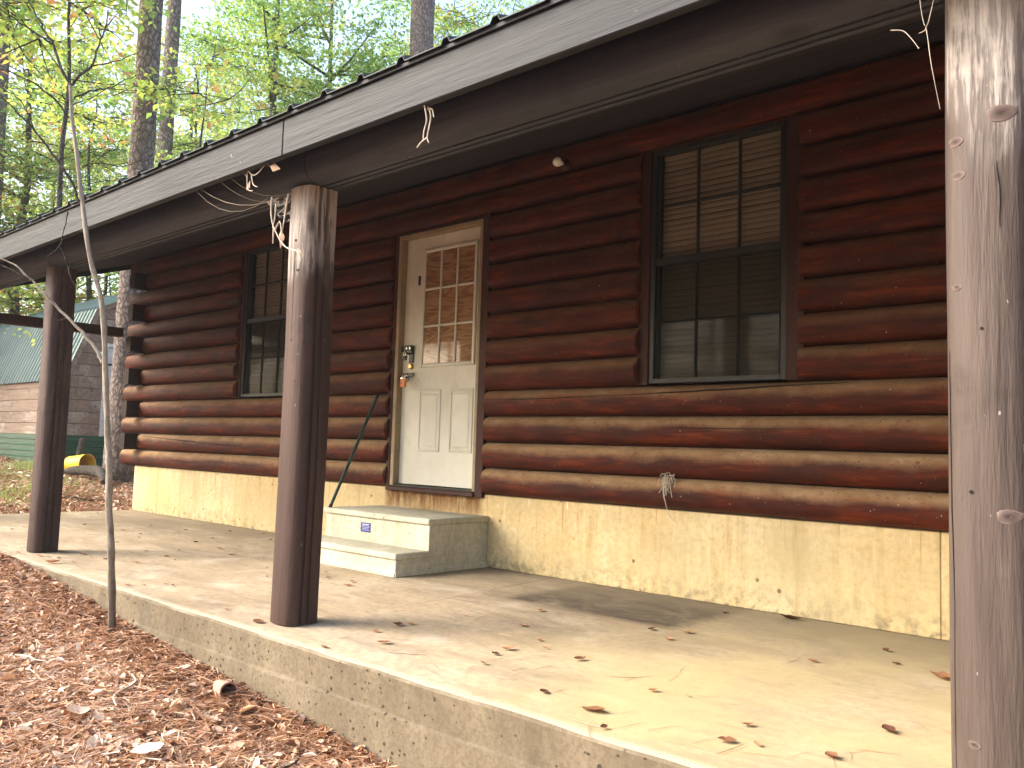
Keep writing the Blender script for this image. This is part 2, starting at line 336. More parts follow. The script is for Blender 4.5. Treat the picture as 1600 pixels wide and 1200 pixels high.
def leafmat(name, stops, trans=0.5):
    t = NT(name, 0.55, 0.25); t.n.remove(t.bsdf)
    a = t.attr('shade')['Fac']
    v = t.math('ADD', a, t.math('MULTIPLY', t.math('SUBTRACT', t.oi.outputs['Random'], 0.5), 0.35))
    c = t.ramp(v, stops)
    d = t.n.new('ShaderNodeBsdfDiffuse'); tr = t.n.new('ShaderNodeBsdfTranslucent')
    hs = t.n.new('ShaderNodeHueSaturation'); hs.inputs['Value'].default_value = 1.5; hs.inputs['Saturation'].default_value = 1.0
    t.l.new(c, hs.inputs['Color']); t.l.new(hs.outputs[0], tr.inputs[0]); t.l.new(c, d.inputs[0])
    gl = t.n.new('ShaderNodeBsdfGlossy'); gl.inputs['Roughness'].default_value = 0.5
    m = t.n.new('ShaderNodeMixShader'); m.inputs[0].default_value = trans
    t.l.new(d.outputs[0], m.inputs[1]); t.l.new(tr.outputs[0], m.inputs[2])
    m2 = t.n.new('ShaderNodeMixShader'); m2.inputs[0].default_value = 0.05
    t.l.new(m.outputs[0], m2.inputs[1]); t.l.new(gl.outputs[0], m2.inputs[2])
    t.l.new(m2.outputs[0], t.out.inputs[0]); return t.m
MAT['leaf'] = leafmat('tree_leaves', [(0.0, (0.11, 0.21, 0.06)), (0.35, (0.20, 0.35, 0.08)), (0.65, (0.36, 0.46, 0.10)), (0.92, (0.52, 0.52, 0.11)), (1.0, (0.50, 0.24, 0.09))], 0.55)
MAT['dry_leaf'] = leafmat('dry_leaves', [(0.0, (0.10, 0.042, 0.022)), (0.18, (0.30, 0.14, 0.070)), (0.38, (0.48, 0.27, 0.15)), (0.58, (0.60, 0.38, 0.25)), (0.78, (0.72, 0.56, 0.43)), (1.0, (0.84, 0.78, 0.70))], 0.15)
MAT['grass'] = leafmat('grass_blades', [(0.0, (0.12, 0.20, 0.04)), (1.0, (0.40, 0.42, 0.12))], 0.4)
def ground_mat():
    t = NT('pine_straw_ground', 0.95, 0.1); P = t.geo.outputs['Position']
    n = t.noise(24, 6, .75, vec=P, dist=1.0); b = t.noise(1.2, 4, .6, vec=P)
    c = t.ramp(n, [(0.3, (0.10, 0.04, 0.025)), (0.5, (0.22, 0.10, 0.06)), (0.7, (0.36, 0.19, 0.11)), (0.85, (0.5, 0.36, 0.24))])
    c = t.mix(t.ramp(b, [(0.5, 0.0), (0.7, 0.6)]), c, (0.22, 0.19, 0.09))
    t.col(c); t.bump(n, .8, .03); return t.m
MAT['ground'] = ground_mat()

# ------------------------------------------------------------------ mesh helpers
WORLD = {}
def wloc(o): return WORLD.get(o, Vector((0, 0, 0)))
def link_obj(name, me, parent=None, loc=(0, 0, 0)):
    o = bpy.data.objects.new(name, me); COL.objects.link(o)
    loc = Vector(loc); WORLD[o] = loc
    if parent: o.parent = parent; o.location = loc - wloc(parent)
    else: o.location = loc
    return o
def build(name, bm, mat, parent=None, smooth=True, angle=35, origin=None):
    if origin is None:
        co = [v.co for v in bm.verts]
        mn = Vector((min(c.x for c in co), min(c.y for c in co), min(c.z for c in co)))
        mx = Vector((max(c.x for c in co), max(c.y for c in co), max(c.z for c in co)))
        origin = Vector(((mn.x + mx.x) / 2, (mn.y + mx.y) / 2, mn.z))
    origin = Vector(origin)
    bmesh.ops.translate(bm, verts=bm.verts, vec=-origin)
    bmesh.ops.recalc_face_normals(bm, faces=bm.faces)
    me = bpy.data.meshes.new(name)
    for f in bm.faces: f.smooth = smooth
    bm.to_mesh(me); bm.free()
    if smooth: me.set_sharp_from_angle(angle=R(angle))
    me.materials.append(MAT[mat] if isinstance(mat, str) else mat)
    return link_obj(name, me, parent, origin)
def tag(o, label=None, cat=None, group=None, kind=None):
    if label: o['label'] = label
    if cat: o['category'] = cat
    if group: o['group'] = group
    if kind: o['kind'] = kind
    return o
def empty(name, loc, label=None, cat=None, group=None):
    o = link_obj(name, None, None, loc); o.empty_display_size = 0.2
    return tag(o, label, cat, group)
def BM(): return bmesh.new()
def box(bm, x0, x1, y0, y1, z0, z1, bev=0.0, seg=1):
    r = bmesh.ops.create_cube(bm, size=1)
    vs = r['verts']
    for v in vs:
        v.co = Vector(((x0 + x1) / 2 + v.co.x * (x1 - x0), (y0 + y1) / 2 + v.co.y * (y1 - y0), (z0 + z1) / 2 + v.co.z * (z1 - z0)))
    if bev:
        es = list({e for v in vs for e in v.link_edges})
        bmesh.ops.bevel(bm, geom=es, offset=bev, segments=seg, profile=0.5, affect='EDGES')
    return bm
def bx(name, dims, mat, parent, bev=0.004, seg=1, **k):
    return build(name, box(BM(), *dims, bev, seg), mat, parent, **k)
def tube(bm, pts, rad, n=8, jit=0.0, cap=True):
    pts = [Vector(p) for p in pts]
    if not hasattr(rad, '__len__'): rad = [rad] * len(pts)
    rings = []; prev = None
    for i, p in enumerate(pts):
        d = (pts[min(i + 1, len(pts) - 1)] - pts[max(i - 1, 0)]).normalized()
        a = prev if prev is not None else (Vector((1, 0, 0)) if abs(d.x) < 0.9 else Vector((0, 1, 0)))
        a = (a - d * a.dot(d)).normalized(); prev = a; b = d.cross(a)
        ring = []
        for k in range(n):
            t = 2 * math.pi * k / n; r = rad[i] * (1 + random.uniform(-jit, jit))
            ring.append(bm.verts.new(p + (a * math.cos(t) + b * math.sin(t)) * r))
        rings.append(ring)
    for i in range(len(rings) - 1):
        for k in range(n):
            bm.faces.new((rings[i][k], rings[i][(k + 1) % n], rings[i + 1][(k + 1) % n], rings[i + 1][k]))
    if cap:
        bm.faces.new(rings[0][::-1]); bm.faces.new(rings[-1])
    return bm
def prism(bm, prof, frames, closed=True):
    """sweep a closed profile [(a,b)] through frames: functions (a,b)->Vector"""
    rings = [[bm.verts.new(f(a, b)) for a, b in prof] for f in frames]
    n = len(prof)
    for i in range(len(rings) - 1):
        for k in range(n):
            bm.faces.new((rings[i][k], rings[i][(k + 1) % n], rings[i + 1][(k + 1) % n], rings[i + 1][k]))
    bm.faces.new(rings[0][::-1]); bm.faces.new(rings[-1])
    return bm
def smoothpath(pts, sub=4):
    P = [Vector(p) for p in pts]; out = []
    for i in range(len(P) - 1):
        p0 = P[max(i - 1, 0)]; p1 = P[i]; p2 = P[i + 1]; p3 = P[min(i + 2, len(P) - 1)]
        for k in range(sub):
            t = k / sub
            out.append(0.5 * ((2 * p1) + (p2 - p0) * t + (2 * p0 - 5 * p1 + 4 * p2 - p3) * t * t + (3 * p1 - p0 - 3 * p2 + p3) * t ** 3))
    out.append(P[-1]); return out

# ------------------------------------------------------------------ ground
# thin warm haze of the humid woods: one closed box round everything
hz = bpy.data.materials.new('woodland_haze'); hz.use_nodes = True
_n = hz.node_tree.nodes; _n.remove(_n['Principled BSDF'])
_v = _n.new('ShaderNodeVolumePrincipled'); _v.inputs['Density'].default_value = HAZE; _v.inputs['Color'].default_value = (0.93, 0.96, 1.0, 1); _v.inputs['Anisotropy'].default_value = 0.2
hz.node_tree.links.new(_v.outputs[0], _n['Material Output'].inputs['Volume'])
def make_haze():
    bm = bmesh.new(); box(bm, -110, 85, -95, 105, -2.6, 27)
    me = bpy.data.meshes.new('haze'); bm.to_mesh(me); bm.free(); me.materials.append(hz)
    tag(link_obj('haze', me), kind='stuff')
GX = [-60, -30, -20, -15.4, -14, -12.5, -10.6, -9, -7, -6.0, -5.2, -4.0, -3.4, -2.4, -1.2, 0, 5, 20]
GZ = [1.6, 0.85, 0.42, 0.30, 0.27, 0.13, -0.02, -0.03, -0.035, -0.09, -0.165, -0.265, -0.31, -0.375, -0.45, -0.53, -0.75, -0.95]
def gz(x, y):
    z = float(np.interp(x, GX, GZ))
    if y < -2.44: z -= 0.06 * min(-2.44 - y, 6)
    if y > 7: z += 0.03 * min(y - 7, 25)
    z += 0.025 * math.sin(x * 1.7 + y * 0.9) * math.sin(y * 1.3 - x * .4) * (1 if y < -2.7 or x < -11.5 else 0.2)
    return z
def grid_axis(lo, hi, flo, fhi, fine, coarse):
    a = list(np.arange(flo, fhi + 1e-6, fine)); v = flo
    st = fine
    while v > lo: st *= coarse; v -= st; a.insert(0, v)
    v = fhi; st = fine
    while v < hi: st *= coarse; v += st; a.append(v)
    return a
def make_ground():
    xs = grid_axis(-85, 60, -18, 4, 0.22, 1.25); ys = grid_axis(-70, 80, -7, 6, 0.22, 1.25)
    verts = [(x, y, gz(x, y) - (0.03 if (-10.2 < x < 2.5 and -2.35 < y < 6.5) else 0) - (0.9 if (-10.0 < x < 2.3 and -2.2 < y < 6.3) else 0)) for y in ys for x in xs]
    n = len(xs)
    faces = [(j * n + i, j * n + i + 1, (j + 1) * n + i + 1, (j + 1) * n + i) for j in range(len(ys) - 1) for i in range(n - 1)]
    me = bpy.data.meshes.new('ground'); me.from_pydata(verts, [], faces)
    for p in me.polygons: p.use_smooth = True
    me.materials.append(MAT['ground'])
    return tag(link_obj('ground', me), kind='structure')
make_ground()
make_haze()

# porch slab in two pours with an open joint, front edge with a form line
XL, XR, YF = -10.30, 2.6, -2.44
def slab_piece(pl_front, pl_back, xa_f, xa_b, name):
    bm = BM()
    pts = [(pl_front, YF), (xa_f, YF), (xa_b, 0.10), (pl_back, 0.10)]
    nx = 60
    # front face profile along (y offset, z), swept with slight wobble
    prof = [(0.010, 0.0), (0.0, -0.010), (0.001, -0.140), (-0.012, -0.146), (-0.014, -0.152), (-0.012, -0.9), (2.53, -0.9), (2.53, 0.0)]
    def fr(t):
        def f(a, b):
            xf = pl_front + (xa_f - pl_front) * t; xb = pl_back + (xa_b - pl_back) * t
            y = YF + a
            s = (y - YF) / 2.54; x = xf + (xb - xf) * max(0, min(1, s))
            w = 0
            if a < 0.02 and b > -0.5: w = 0.003 * math.sin(x * 9) + random.uniform(-0.0022, 0.0022)
            return Vector((x, y + w, b + (random.uniform(-0.003, 0.001) if a == 0.010 else 0)))
        return f
    prism(bm, prof, [fr(i / nx) for i in range(nx + 1)])
    o = build(name, bm, 'slab', None, angle=30); tag(o, kind='structure'); return o
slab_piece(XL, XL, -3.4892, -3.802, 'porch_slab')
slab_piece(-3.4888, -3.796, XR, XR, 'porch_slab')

# ------------------------------------------------------------------ the cabin
cabin = empty('log_cabin', (-3.9, 3.4, 0.0), 'dark red-brown log cabin on a yellowed concrete foundation, with a deep porch roof', 'cabin')
FZ, LS = 0.528, 0.191
YB = 7.0
# foundation
for a, b in ((XL, -1.325), (-1.3225, XR)):
    bx('foundation_wall', (a, b, 0.0, 0.19, 0.002, FZ - 0.004), 'foundation', cabin, 0.004)
bx('foundation_wall', (XL, XL + 0.18, 0.192, YB, -0.3, FZ - 0.004), 'foundation', cabin)
bx('foundation_wall', (XL + 0.182, XR, YB - 0.18, YB, -0.3, FZ - 0.004), 'foundation', cabin)
bx('foundation_wall', (XR - 0.18, XR, 0.192, YB - 0.182, -0.3, FZ - 0.004), 'foundation', cabin)

NOSE = 0.066
def dprof(h, nose, back, n=10, gap=0.004, e=2.3):
    p = []
    for i in range(n + 1):
        t = i / n; u = 2 * t - 1
        d = (max(0, 1 - abs(u) ** e)) ** (1 / e)
        p.append((-0.006 - nose * d, gap / 2 + t * (h - gap)))
    p += [(back, h - gap / 2), (back, gap / 2)]
    return p
def log(x0, x1, z0, parent, endcut=0.012, name='log'):
    bm = BM(); prof = dprof(LS, NOSE, 0.085)
    L = x1 - x0; n = max(3, int(L / 0.16)); ph = random.uniform(0, 9); hh = random.uniform(-0.005, 0.005)
    kk = [random.uniform(-0.0022, 0.0022) for _ in range(n + 1)]
    fr = []
    ts = [0, endcut] + [endcut + (L - 2 * endcut) * i / n for i in range(1, n)] + [L - endcut, L]
    for j, t in enumerate(ts):
        x = x0 + t
        sq = 1.0 if 0 < j < len(ts) - 1 else 0.80
        w = 0.003 * math.sin(x * 1.1 + ph) + hh + kk[min(j, n)]
        def f(a, b, x=x, sq=sq, w=w):
            aa = a * sq + w if a < 0 else a
            zz = z0 + b + 0.0012 * math.sin(x * 2.3 + ph)
            if a < -0.02: zz += (random.uniform(-0.0008, 0.0008))
            return Vector((x, aa, zz))
        fr.append(f)
    prism(bm, prof, fr)
    return build(name, bm, 'log', parent, angle=40)
LWL, LWR = -7.995, -6.965      # left window with trim
DL, DR = -5.560, -4.455       # door with trim
RWL, RWR = -3.100, -2.045     # right window with trim
first_cut, log_cracks = {}, []
for i in range(13):
    z = FZ + i * LS
    xl = -10.60 if i % 2 == 0 else -10.165
    cuts = []
    if 4 <= i <= 11: cuts.append((LWL, LWR))
    if i <= 10: cuts.append((DL, DR))
    if 4 <= i <= 11: cuts.append((RWL, RWR))
    x = xl
    for a, b in cuts + [(XR, None)]:
        lg = log(x, a - (0.003 if b else 0), z, cabin)
        log_cracks.append((i, x, a, lg))
        if b: x = b + 0.003
# cracks and checks in some logs
def crack_on(lg, pts, r=0.0032):
    bm = BM(); ps = smoothpath(pts, 3)
    rr = [r * (0.25 + 0.75 * math.sin(math.pi * k / (len(ps) - 1))) for k in range(len(ps))]
    tube(bm, [p + Vector((random.uniform(-.003, .003), 0, random.uniform(-.0025, .0025))) for p in ps], rr, 5)
    return build('crack', bm, 'crack', lg)
def nose_y(dz):   # y of the log face at height dz within its course
    u = 2 * dz / LS - 1
    return -0.006 - NOSE * max(0, 1 - abs(u) ** 2.3) ** (1 / 2.3)
for i, x0, x1, lg in log_cracks:
    if i == 3 and x0 > -5:
        crack_on(lg, [(x, nose_y(d) - 0.001, FZ + 3 * LS + d) for x, d in ((-3.2, .135), (-2.9, .140), (-2.6, .150), (-2.35, .158), (-2.1, .166), (-1.75, .172))], .005)
        crack_on(lg, [(x, nose_y(d) - 0.001, FZ + 3 * LS + d) for x, d in ((-4.5, .125), (-4.1, .118), (-3.7, .124), (-3.2, .134))], .003)
    if i == 1 and x0 < -9:
        crack_on(lg, [(x, nose_y(d) - 0.001, FZ + LS + d) for x, d in ((-10.1, .165), (-9.6, .150), (-9.0, .125), (-8.4, .105), (-7.6, .085), (-7.0, .08))], .005)
    if i == 2 and x0 > -5:
        crack_on(lg, [(x, nose_y(d) - 0.001, FZ + 2 * LS + d) for x, d in ((-2.9, .120), (-2.5, .113), (-2.0, .118))], .002)
    if i == 0 and x0 < -9:
        crack_on(lg, [(x, nose_y(d) - 0.001, FZ + d) for x, d in ((-8.6, .12), (-8.2, .11), (-7.8, .115))], .003)
    if i == 10 and x0 > -2.2:
        crack_on(lg, [(x, nose_y(d) - 0.001, FZ + i * LS + d) for x, d in ((-1.9, .12), (-1.5, .118), (-1.0, .115))], .003)
# side wall logs; the odd courses run out past the corner towards the porch
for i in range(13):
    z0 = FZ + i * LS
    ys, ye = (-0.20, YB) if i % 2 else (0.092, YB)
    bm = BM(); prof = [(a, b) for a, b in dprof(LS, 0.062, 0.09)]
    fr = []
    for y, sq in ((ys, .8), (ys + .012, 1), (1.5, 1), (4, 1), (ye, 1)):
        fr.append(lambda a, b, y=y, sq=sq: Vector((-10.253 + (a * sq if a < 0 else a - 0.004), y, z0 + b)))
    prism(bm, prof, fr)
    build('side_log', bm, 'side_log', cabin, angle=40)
# gable wall above the side logs, back and far walls (plain, unseen from the porch)
bx('back_wall', (-10.15, XR, YB - 0.14, YB, FZ, 3.0), 'log', cabin)
bx('end_wall', (XR - 0.12, XR, 0.09, YB - 0.142, FZ, 3.01), 'log', cabin)
for xx in (-10.30, XR - 0.12):
    bm = BM(); prism(bm, [(-0.0, 3.013), (YB, 3.013), (3.5, 4.17)], [lambda a, b, x=x: Vector((x, a, b)) for x in (xx, xx + 0.10)])
    build('gable_wall', bm, 'log', cabin, smooth=False)
bx('floor_panel', (-10.14, XR - 0.13, 0.1, YB - .15, 0.49, 0.52), 'dark', cabin)
bx('inner_ceiling', (-10.14, XR - 0.13, 0.1, YB - .15, 2.96, 3.0), 'dark', cabin)

# roof: slopes, ceiling boards under the porch part
PITCH = 0.33
def rz(y): return 3.03 + PITCH * y
yb = -2.475; k = 0
while yb < -0.15:
    y1 = min(yb + 0.184, -0.001) if yb < -.3 else -0.001
    bm = BM()
    for xa, xb in ((-10.93, XR + 0.3),):
        vs = [bm.verts.new(Vector((x, y, rz(y) + dz))) for x in (xa, xb) for (y, dz) in ((yb, 0), (y1 - .004, 0), (y1 - .004, .018), (yb, .018))]
        for f in ((0, 1, 2, 3), (7, 6, 5, 4), (0, 4, 5, 1), (1, 5, 6, 2), (2, 6, 7, 3), (3, 7, 4, 0)): bm.faces.new([vs[q] for q in f])
    build('ceiling_board', bm, 'ceiling', cabin, smooth=False)
    yb = y1
bx('crown_board', (-10.31, XR, -.034, -.002, 3.0105, 3.0178), 'ceiling', cabin, 0)
bx('crown_board', (-10.31, XR, -.0035, .08, 3.0125, 3.028), 'ceiling', cabin, 0)
# metal roofing with ribs, front slope and back slope
def roof_sheet(ya, za, yb_, zb_, name):
    bm = BM(); x = -10.98; xs = []
    while x < XR + 0.35:
        xs += [(x, 0), (x + 0.196, 0), (x + 0.209, 0.022), (x + 0.231, 0.022), (x + 0.244, 0)]
        x += 0.25
    top = [[bm.verts.new((px, y, z + h + dz)) for px, h in xs] for (y, z) in ((ya, za), (yb_, zb_)) for dz in (0, -0.004)]
    for a, b in ((0, 2), (1, 3), (0, 1), (2, 3)):
        for i in range(len(xs) - 1):
            bm.faces.new((top[a][i], top[a][i + 1], top[b][i + 1], top[b][i]))
    return build(name, bm, 'roof', cabin, smooth=False)
roof_sheet(-2.560, 2.334, 3.5, 2.334 + PITCH * 6.06, 'metal_roof')
roof_sheet(3.5, 2.334 + PITCH * 6.06, 8.2, 2.334 + PITCH * 6.06 - PITCH * 4.7, 'metal_roof')
for a, b in ((-10.98, -3.353), (-3.349, XR + 0.3)):
    bm = BM(); box(bm, a, b, -2.532, -2.494, 2.150, 2.331, 0.004)
    build('fascia', bm, 'fascia', cabin)
# drip edge over the fascia
bx('drip_edge', (-10.98, XR + .3, -2.545, -2.536, 2.316, 2.334), 'fascia', cabin, 0.002)
# rake board and framing that closes the gable overhang
def slope_board(xa, xb, ya, yb2, lo, hi, name, mat):
    bm = BM()
    vs = [bm.verts.new(Vector((x, y, rz(y) + dz))) for x in (xa, xb) for (y, dz) in ((ya, lo), (yb2, lo), (yb2, hi), (ya, hi))]
    for f in ((0, 1, 2, 3), (7, 6, 5, 4), (0, 4, 5, 1), (1, 5, 6, 2), (2, 6, 7, 3), (3, 7, 4, 0)): bm.faces.new([vs[q] for q in f])
    return build(name, bm, mat, cabin, smooth=False)
slope_board(-10.972, -10.935, -2.49, 3.5, -0.06, 0.105, 'rake_board', 'fascia')
bm = BM(); box(bm, -10.93, -10.325, .001, 3.4, 0, .01)
for v in bm.verts: v.co.z += rz(v.co.y) + 0.003
build('gable_soffit', bm, 'ceiling', cabin, smooth=False)
# porch beam: D logs lying on the posts, twin grooves in the flat underside
def dbeam_prof():
    # (y, z) closed; nose to -y; two grooves in the underside
    p = []
    H, N = 0.19, 0.085
    for i in range(11):
        t = i / 10; u = 2 * t - 1; d = max(0, 1 - abs(u) ** 2.2) ** (1 / 2.2)
        p.append((-0.035 - N * d * 0.9, 0.0 + t * H))
    p += [(0.075, H), (0.075, 0.0)]
    for c in (0.045, 0.005):
        p += [(c + 0.008, 0.0), (c + 0.006, 0.012), (c - 0.006, 0.012), (c - 0.008, 0.0)]
    return p
BZ, BY = 2.125, -2.195
joints = [-10.93, -6.86, -3.515, -0.6, XR + .25]
for a, b in zip(joints[:-1], joints[1:]):
    bm = BM(); n = int((b - a) / .3) + 1
    fr = []
    for k in range(n + 1):
        x = a + 0.002 + (b - a - 0.004) * k / n
        fr.append(lambda p, q, x=x: Vector((x, BY + p + 0.0015 * math.sin(x * 3), BZ + q)))
    prism(bm, dbeam_prof(), fr)
    bmesh.ops.triangulate(bm, faces=[f for f in bm.faces if len(f.verts) > 4])
    build('beam', bm, 'beam', cabin, angle=35)
# filler between beam and ceiling
bx('frieze_board', (-10.93, XR + .25, -2.19, -2.15, BZ + .192, rz(-2.19) - 0.003), 'beam', cabin, 0.002)
# tie beam at the left end of the porch, running out from the cabin corner
bx('tie_beam', (-10.47, -10.36, -2.26, -0.205, 2.055, 2.165), 'trim', cabin, 0.006)

# posts: D logs on end, round face outwards, twin grooves in the flat sides
POSTS = {}
def face_y(p, x, z):
    cx, cy, ph0, ph1 = POSTS[p]
    u = max(-1, min(1, (x - cx - 0.003 * math.sin(z * 2 + ph0)) / 0.096))
    return cy - 0.046 - 0.052 * max(0, 1 - abs(u) ** 2.15) ** (1 / 2.15) + 0.003 * math.sin(z * 2.7 + ph1) - 0.0015
def post(px, py, top, mat, lean=0.0, seed=0, w=0.192, nose=0.052, flatf=-0.046, flatb=0.075):
    rnd = random.Random(seed); h = w / 2
    prof = []
    for i in range(15):
        t = i / 14; u = 2 * t - 1; d = max(0, 1 - abs(u) ** 2.15) ** (1 / 2.15)
        prof.append((-h + t * w, flatf - nose * d))
    side = [(h, flatf + .012), (h - .011, flatf + .015), (h - .011, flatf + .027), (h, flatf + .030), (h, flatf + .050), (h - .011, flatf + .053), (h - .011, flatf + .065), (h, flatf + .068), (h - .004, flatb)]
    prof += side + [(-a, b) for a, b in side[::-1]]
    zs = [0.004, 0.012] + [0.012 + (top - 0.02) * k / 16 for k in range(1, 16)] + [top - 0.004]
    ph = [rnd.uniform(0, 6) for _ in range(4)]; fr = []
    for j, z in enumerate(zs):
        sq = 0.985 if j in (0,) else 1
        wx = 0.003 * math.sin(z * 2 + ph[0]); wy = 0.003 * math.sin(z * 2.7 + ph[1])
        def f(a, b, z=z, sq=sq, wx=wx, wy=wy):
            bu = 1 + 0.012 * math.sin(z * 5 + a * 30 + ph[2])
            zz = z
            if z < 0.01 and b < -0.06: zz = z + 0.0
            return Vector((px + a * sq * bu + wx + lean * z, py + b * sq * bu + wy, zz))
        fr.append(f)
    bm = prism(BM(), prof, fr)
    o = build('post', bm, mat, cabin, angle=38); POSTS[o] = (px, py, ph[0], ph[1])
    return o
p1 = post(-6.90, -2.165, BZ - .001, 'post_dark', seed=1)
p2 = post(-3.610, -2.175, BZ - .001, 'post', seed=2)
p3 = post(-0.572, -2.165, BZ - .001, 'post_worn_flare', seed=3)
p4 = post(2.45, -2.165, BZ - .001, 'post', seed=4)
p5 = post(-10.415, -2.36 + .17, BZ - .001, 'post', seed=5)
# long check and knots in the right post, nail holes
def post_crack(p, pts, r):
    ps = [Vector((q.x, face_y(p, q.x, q.z) + .0008, q.z)) for q in smoothpath(pts, 3)]
    return build('crack', tube(BM(), [q + Vector((random.uniform(-.0015, .0015), 0, 0)) for q in ps], [r * (.3 + .7 * math.sin(math.pi * (k + .5) / len(ps))) for k in range(len(ps))], 5), 'crack', p)
post_crack(p3, [(-.645, -2.2535, .02), (-.645, -2.2535, .3), (-.647, -2.2530, .6), (-.652, -2.250, .75), (-.655, -2.2485, .95), (-.655, -2.2485, 1.15)], .0016)
post_crack(p3, [(-.54, -2.2650, 1.62), (-.535, -2.2650, 1.55), (-.533, -2.2650, 1.45)], .0014)
post_crack(p2, [(-3.60, -2.262, 1.35), (-3.601, -2.262, 1.6), (-3.6, -2.262, 1.8)], .0018)
def knot(p, x, y, z, r, sx=1.0):
    bm = BM(); n = 14
    rings = []
    for k, (rr, dy) in enumerate(((1.0, 0.004), (0.85, -0.0006), (0.7, 0.0004), (0.5, -0.0012), (0.2, 0.0006))):
        rings.append([bm.verts.new((x + r * rr * math.cos(a) * sx * (1 + .15 * math.sin(3 * a + k)), face_y(p, x + r * rr * math.cos(a) * sx, z) + dy, z + r * rr * 0.75 * math.sin(a) * (1 + .1 * math.cos(2 * a)))) for a in [2 * math.pi * q / n for q in range(n)]])
    for i in range(len(rings) - 1):
        for q in range(n): bm.faces.new((rings[i][q], rings[i][(q + 1) % n], rings[i + 1][(q + 1) % n], rings[i + 1][q]))
    bm.faces.new(rings[-1])
    return build('knot', bm, 'knot', p, angle=60)
knot(p3, -.528, -2.2625, 1.74, .035); knot(p3, -.636, -2.2560, 1.69, .022); knot(p3, -.63, -2.257, 1.60, .02)
knot(p3, -.635, -2.2565, 1.31, .014); knot(p3, -.60, -2.2655, 0.19, .016); knot(p3, -.52, -2.262, 0.74, .03)
for z in (1.85, 1.70, 1.36, 1.16): knot(p2, -3.575 + random.uniform(-.03, .02), -2.272, z, .010)
for (x, z) in ((-.602, .796), (-.575, 1.2)):
    build('nail_hole', tube(BM(), [(x, face_y(p3, x, z) - .0005, z), (x, face_y(p3, x, z) + .004, z)], .0045, 10), 'crack', p3)

# ------------------------------------------------------------------ windows
def window(xo0, xo1, x0, x1, dead_gap=False):
    Z0, Z1 = 1.300, 2.806
    w = build('window', box(BM(), x0 + .001, x0 + .034, -.014, .060, Z0 + .006, Z1, .003), 'frame', cabin)
    P = w
    def p(name, d, mat='frame', bev=.002): return bx(name, d, mat, P, bev)
    p('frame', (x1 - .034, x1 - .001, -.014, .060, Z0 + .006, Z1))
    p('frame', (x0 + .034, x1 - .034, -.012, .060, Z1 - .026, Z1))
    p('sill', (x0 + .034, x1 - .034, -.016, .060, Z0 + .006, Z0 + .036))
    bx('window_trim', (xo0 - .02, x0, -.026, .04, Z0 - .004, Z1 + .012), 'trim', P, .004)
    bx('window_trim', (x1, xo1 + .03, -.026, .04, Z0 - .004, Z1 + .012), 'trim', P, .004)
    bx('window_trim', (x0 + .001, x1 - .001, -.024, .04, Z1 + .001, Z1 + .016), 'trim', P, .002)
    a, b = x0 + .036, x1 - .036
    ZM = 2.080
    p('meeting_rail', (a, b, -.004, .050, ZM - .022, ZM + .024))
    cols = [a + (b - a) * k / 3 for k in range(4)]
    for (z0, z1, yy) in ((ZM + .026, Z1 - .028, .024), (Z0 + .038, ZM - .024, .024)):
        zm = (z0 + z1) / 2
        p('stile', (a, a + .018, yy - .018, yy + .014, z0, z1)); p('stile', (b - .018, b, yy - .018, yy + .014, z0, z1))
        for c in cols[1:3]:
            p('muntin', (c - .008, c + .008, yy - .010, yy + .010, z0, z1), bev=.003)
        for k in range(3):
            l = cols[k] + (.020 if k == 0 else .009); r = cols[k + 1] - (.020 if k == 2 else .009)
            p('muntin', (l, r, yy - .009, yy + .009, zm - .007, zm + .007), bev=.002)
            for (pz0, pz1) in ((z0, zm - .008), (zm + .008, z1)):
                bx('pane', (l, r, yy - .001, yy + .002, pz0, pz1), 'glass', P, 0)
    # insect screen in front of the lower sash
    bm = BM(); vs = [bm.verts.new(v) for v in ((a, -.008, Z0 + .037), (b, -.008, Z0 + .037), (b, -.008, ZM - .023), (a, -.008, ZM - .023))]; bm.faces.new(vs)
    build('insect_screen', bm, 'screen', P, smooth=False)
    # blind slats (shared mesh), head rail
    bx('head_rail', (a + .002, b - .002, .060, .090, Z1 - .05, Z1 - .015), 'blind', P)
    bm = BM(); hw = (b - a) / 2 - .004
    row = []
    for (y, z) in ((-.010, -.0175), (-.014, 0.000), (-.004, .0175)):
        row.append([bm.verts.new((x, y, z)) for x in (-hw, hw)])
    for i in range(2): bm.faces.new((row[i][0], row[i][1], row[i + 1][1], row[i + 1][0]))
    for f in bm.faces: f.smooth = True
    me = bpy.data.meshes.new('blind_slat'); bm.to_mesh(me); bm.free(); me.materials.append(MAT['blind'])
    z = Z1 - .07; kk = 0
    while z > Z0 + .03:
        o = link_obj('blind_slat', me, P, ((a + b) / 2, .076 + random.uniform(-.0015, .0015), z + random.uniform(-.001, .001)))
        o.rotation_euler = (random.uniform(-.05, .05), random.uniform(-.0018, .0018), 0)
        z -= .0355; kk += 1
    return w
window(RWL, RWR, -3.040, -2.124)
window(LWL, LWR, -7.960, -7.040)
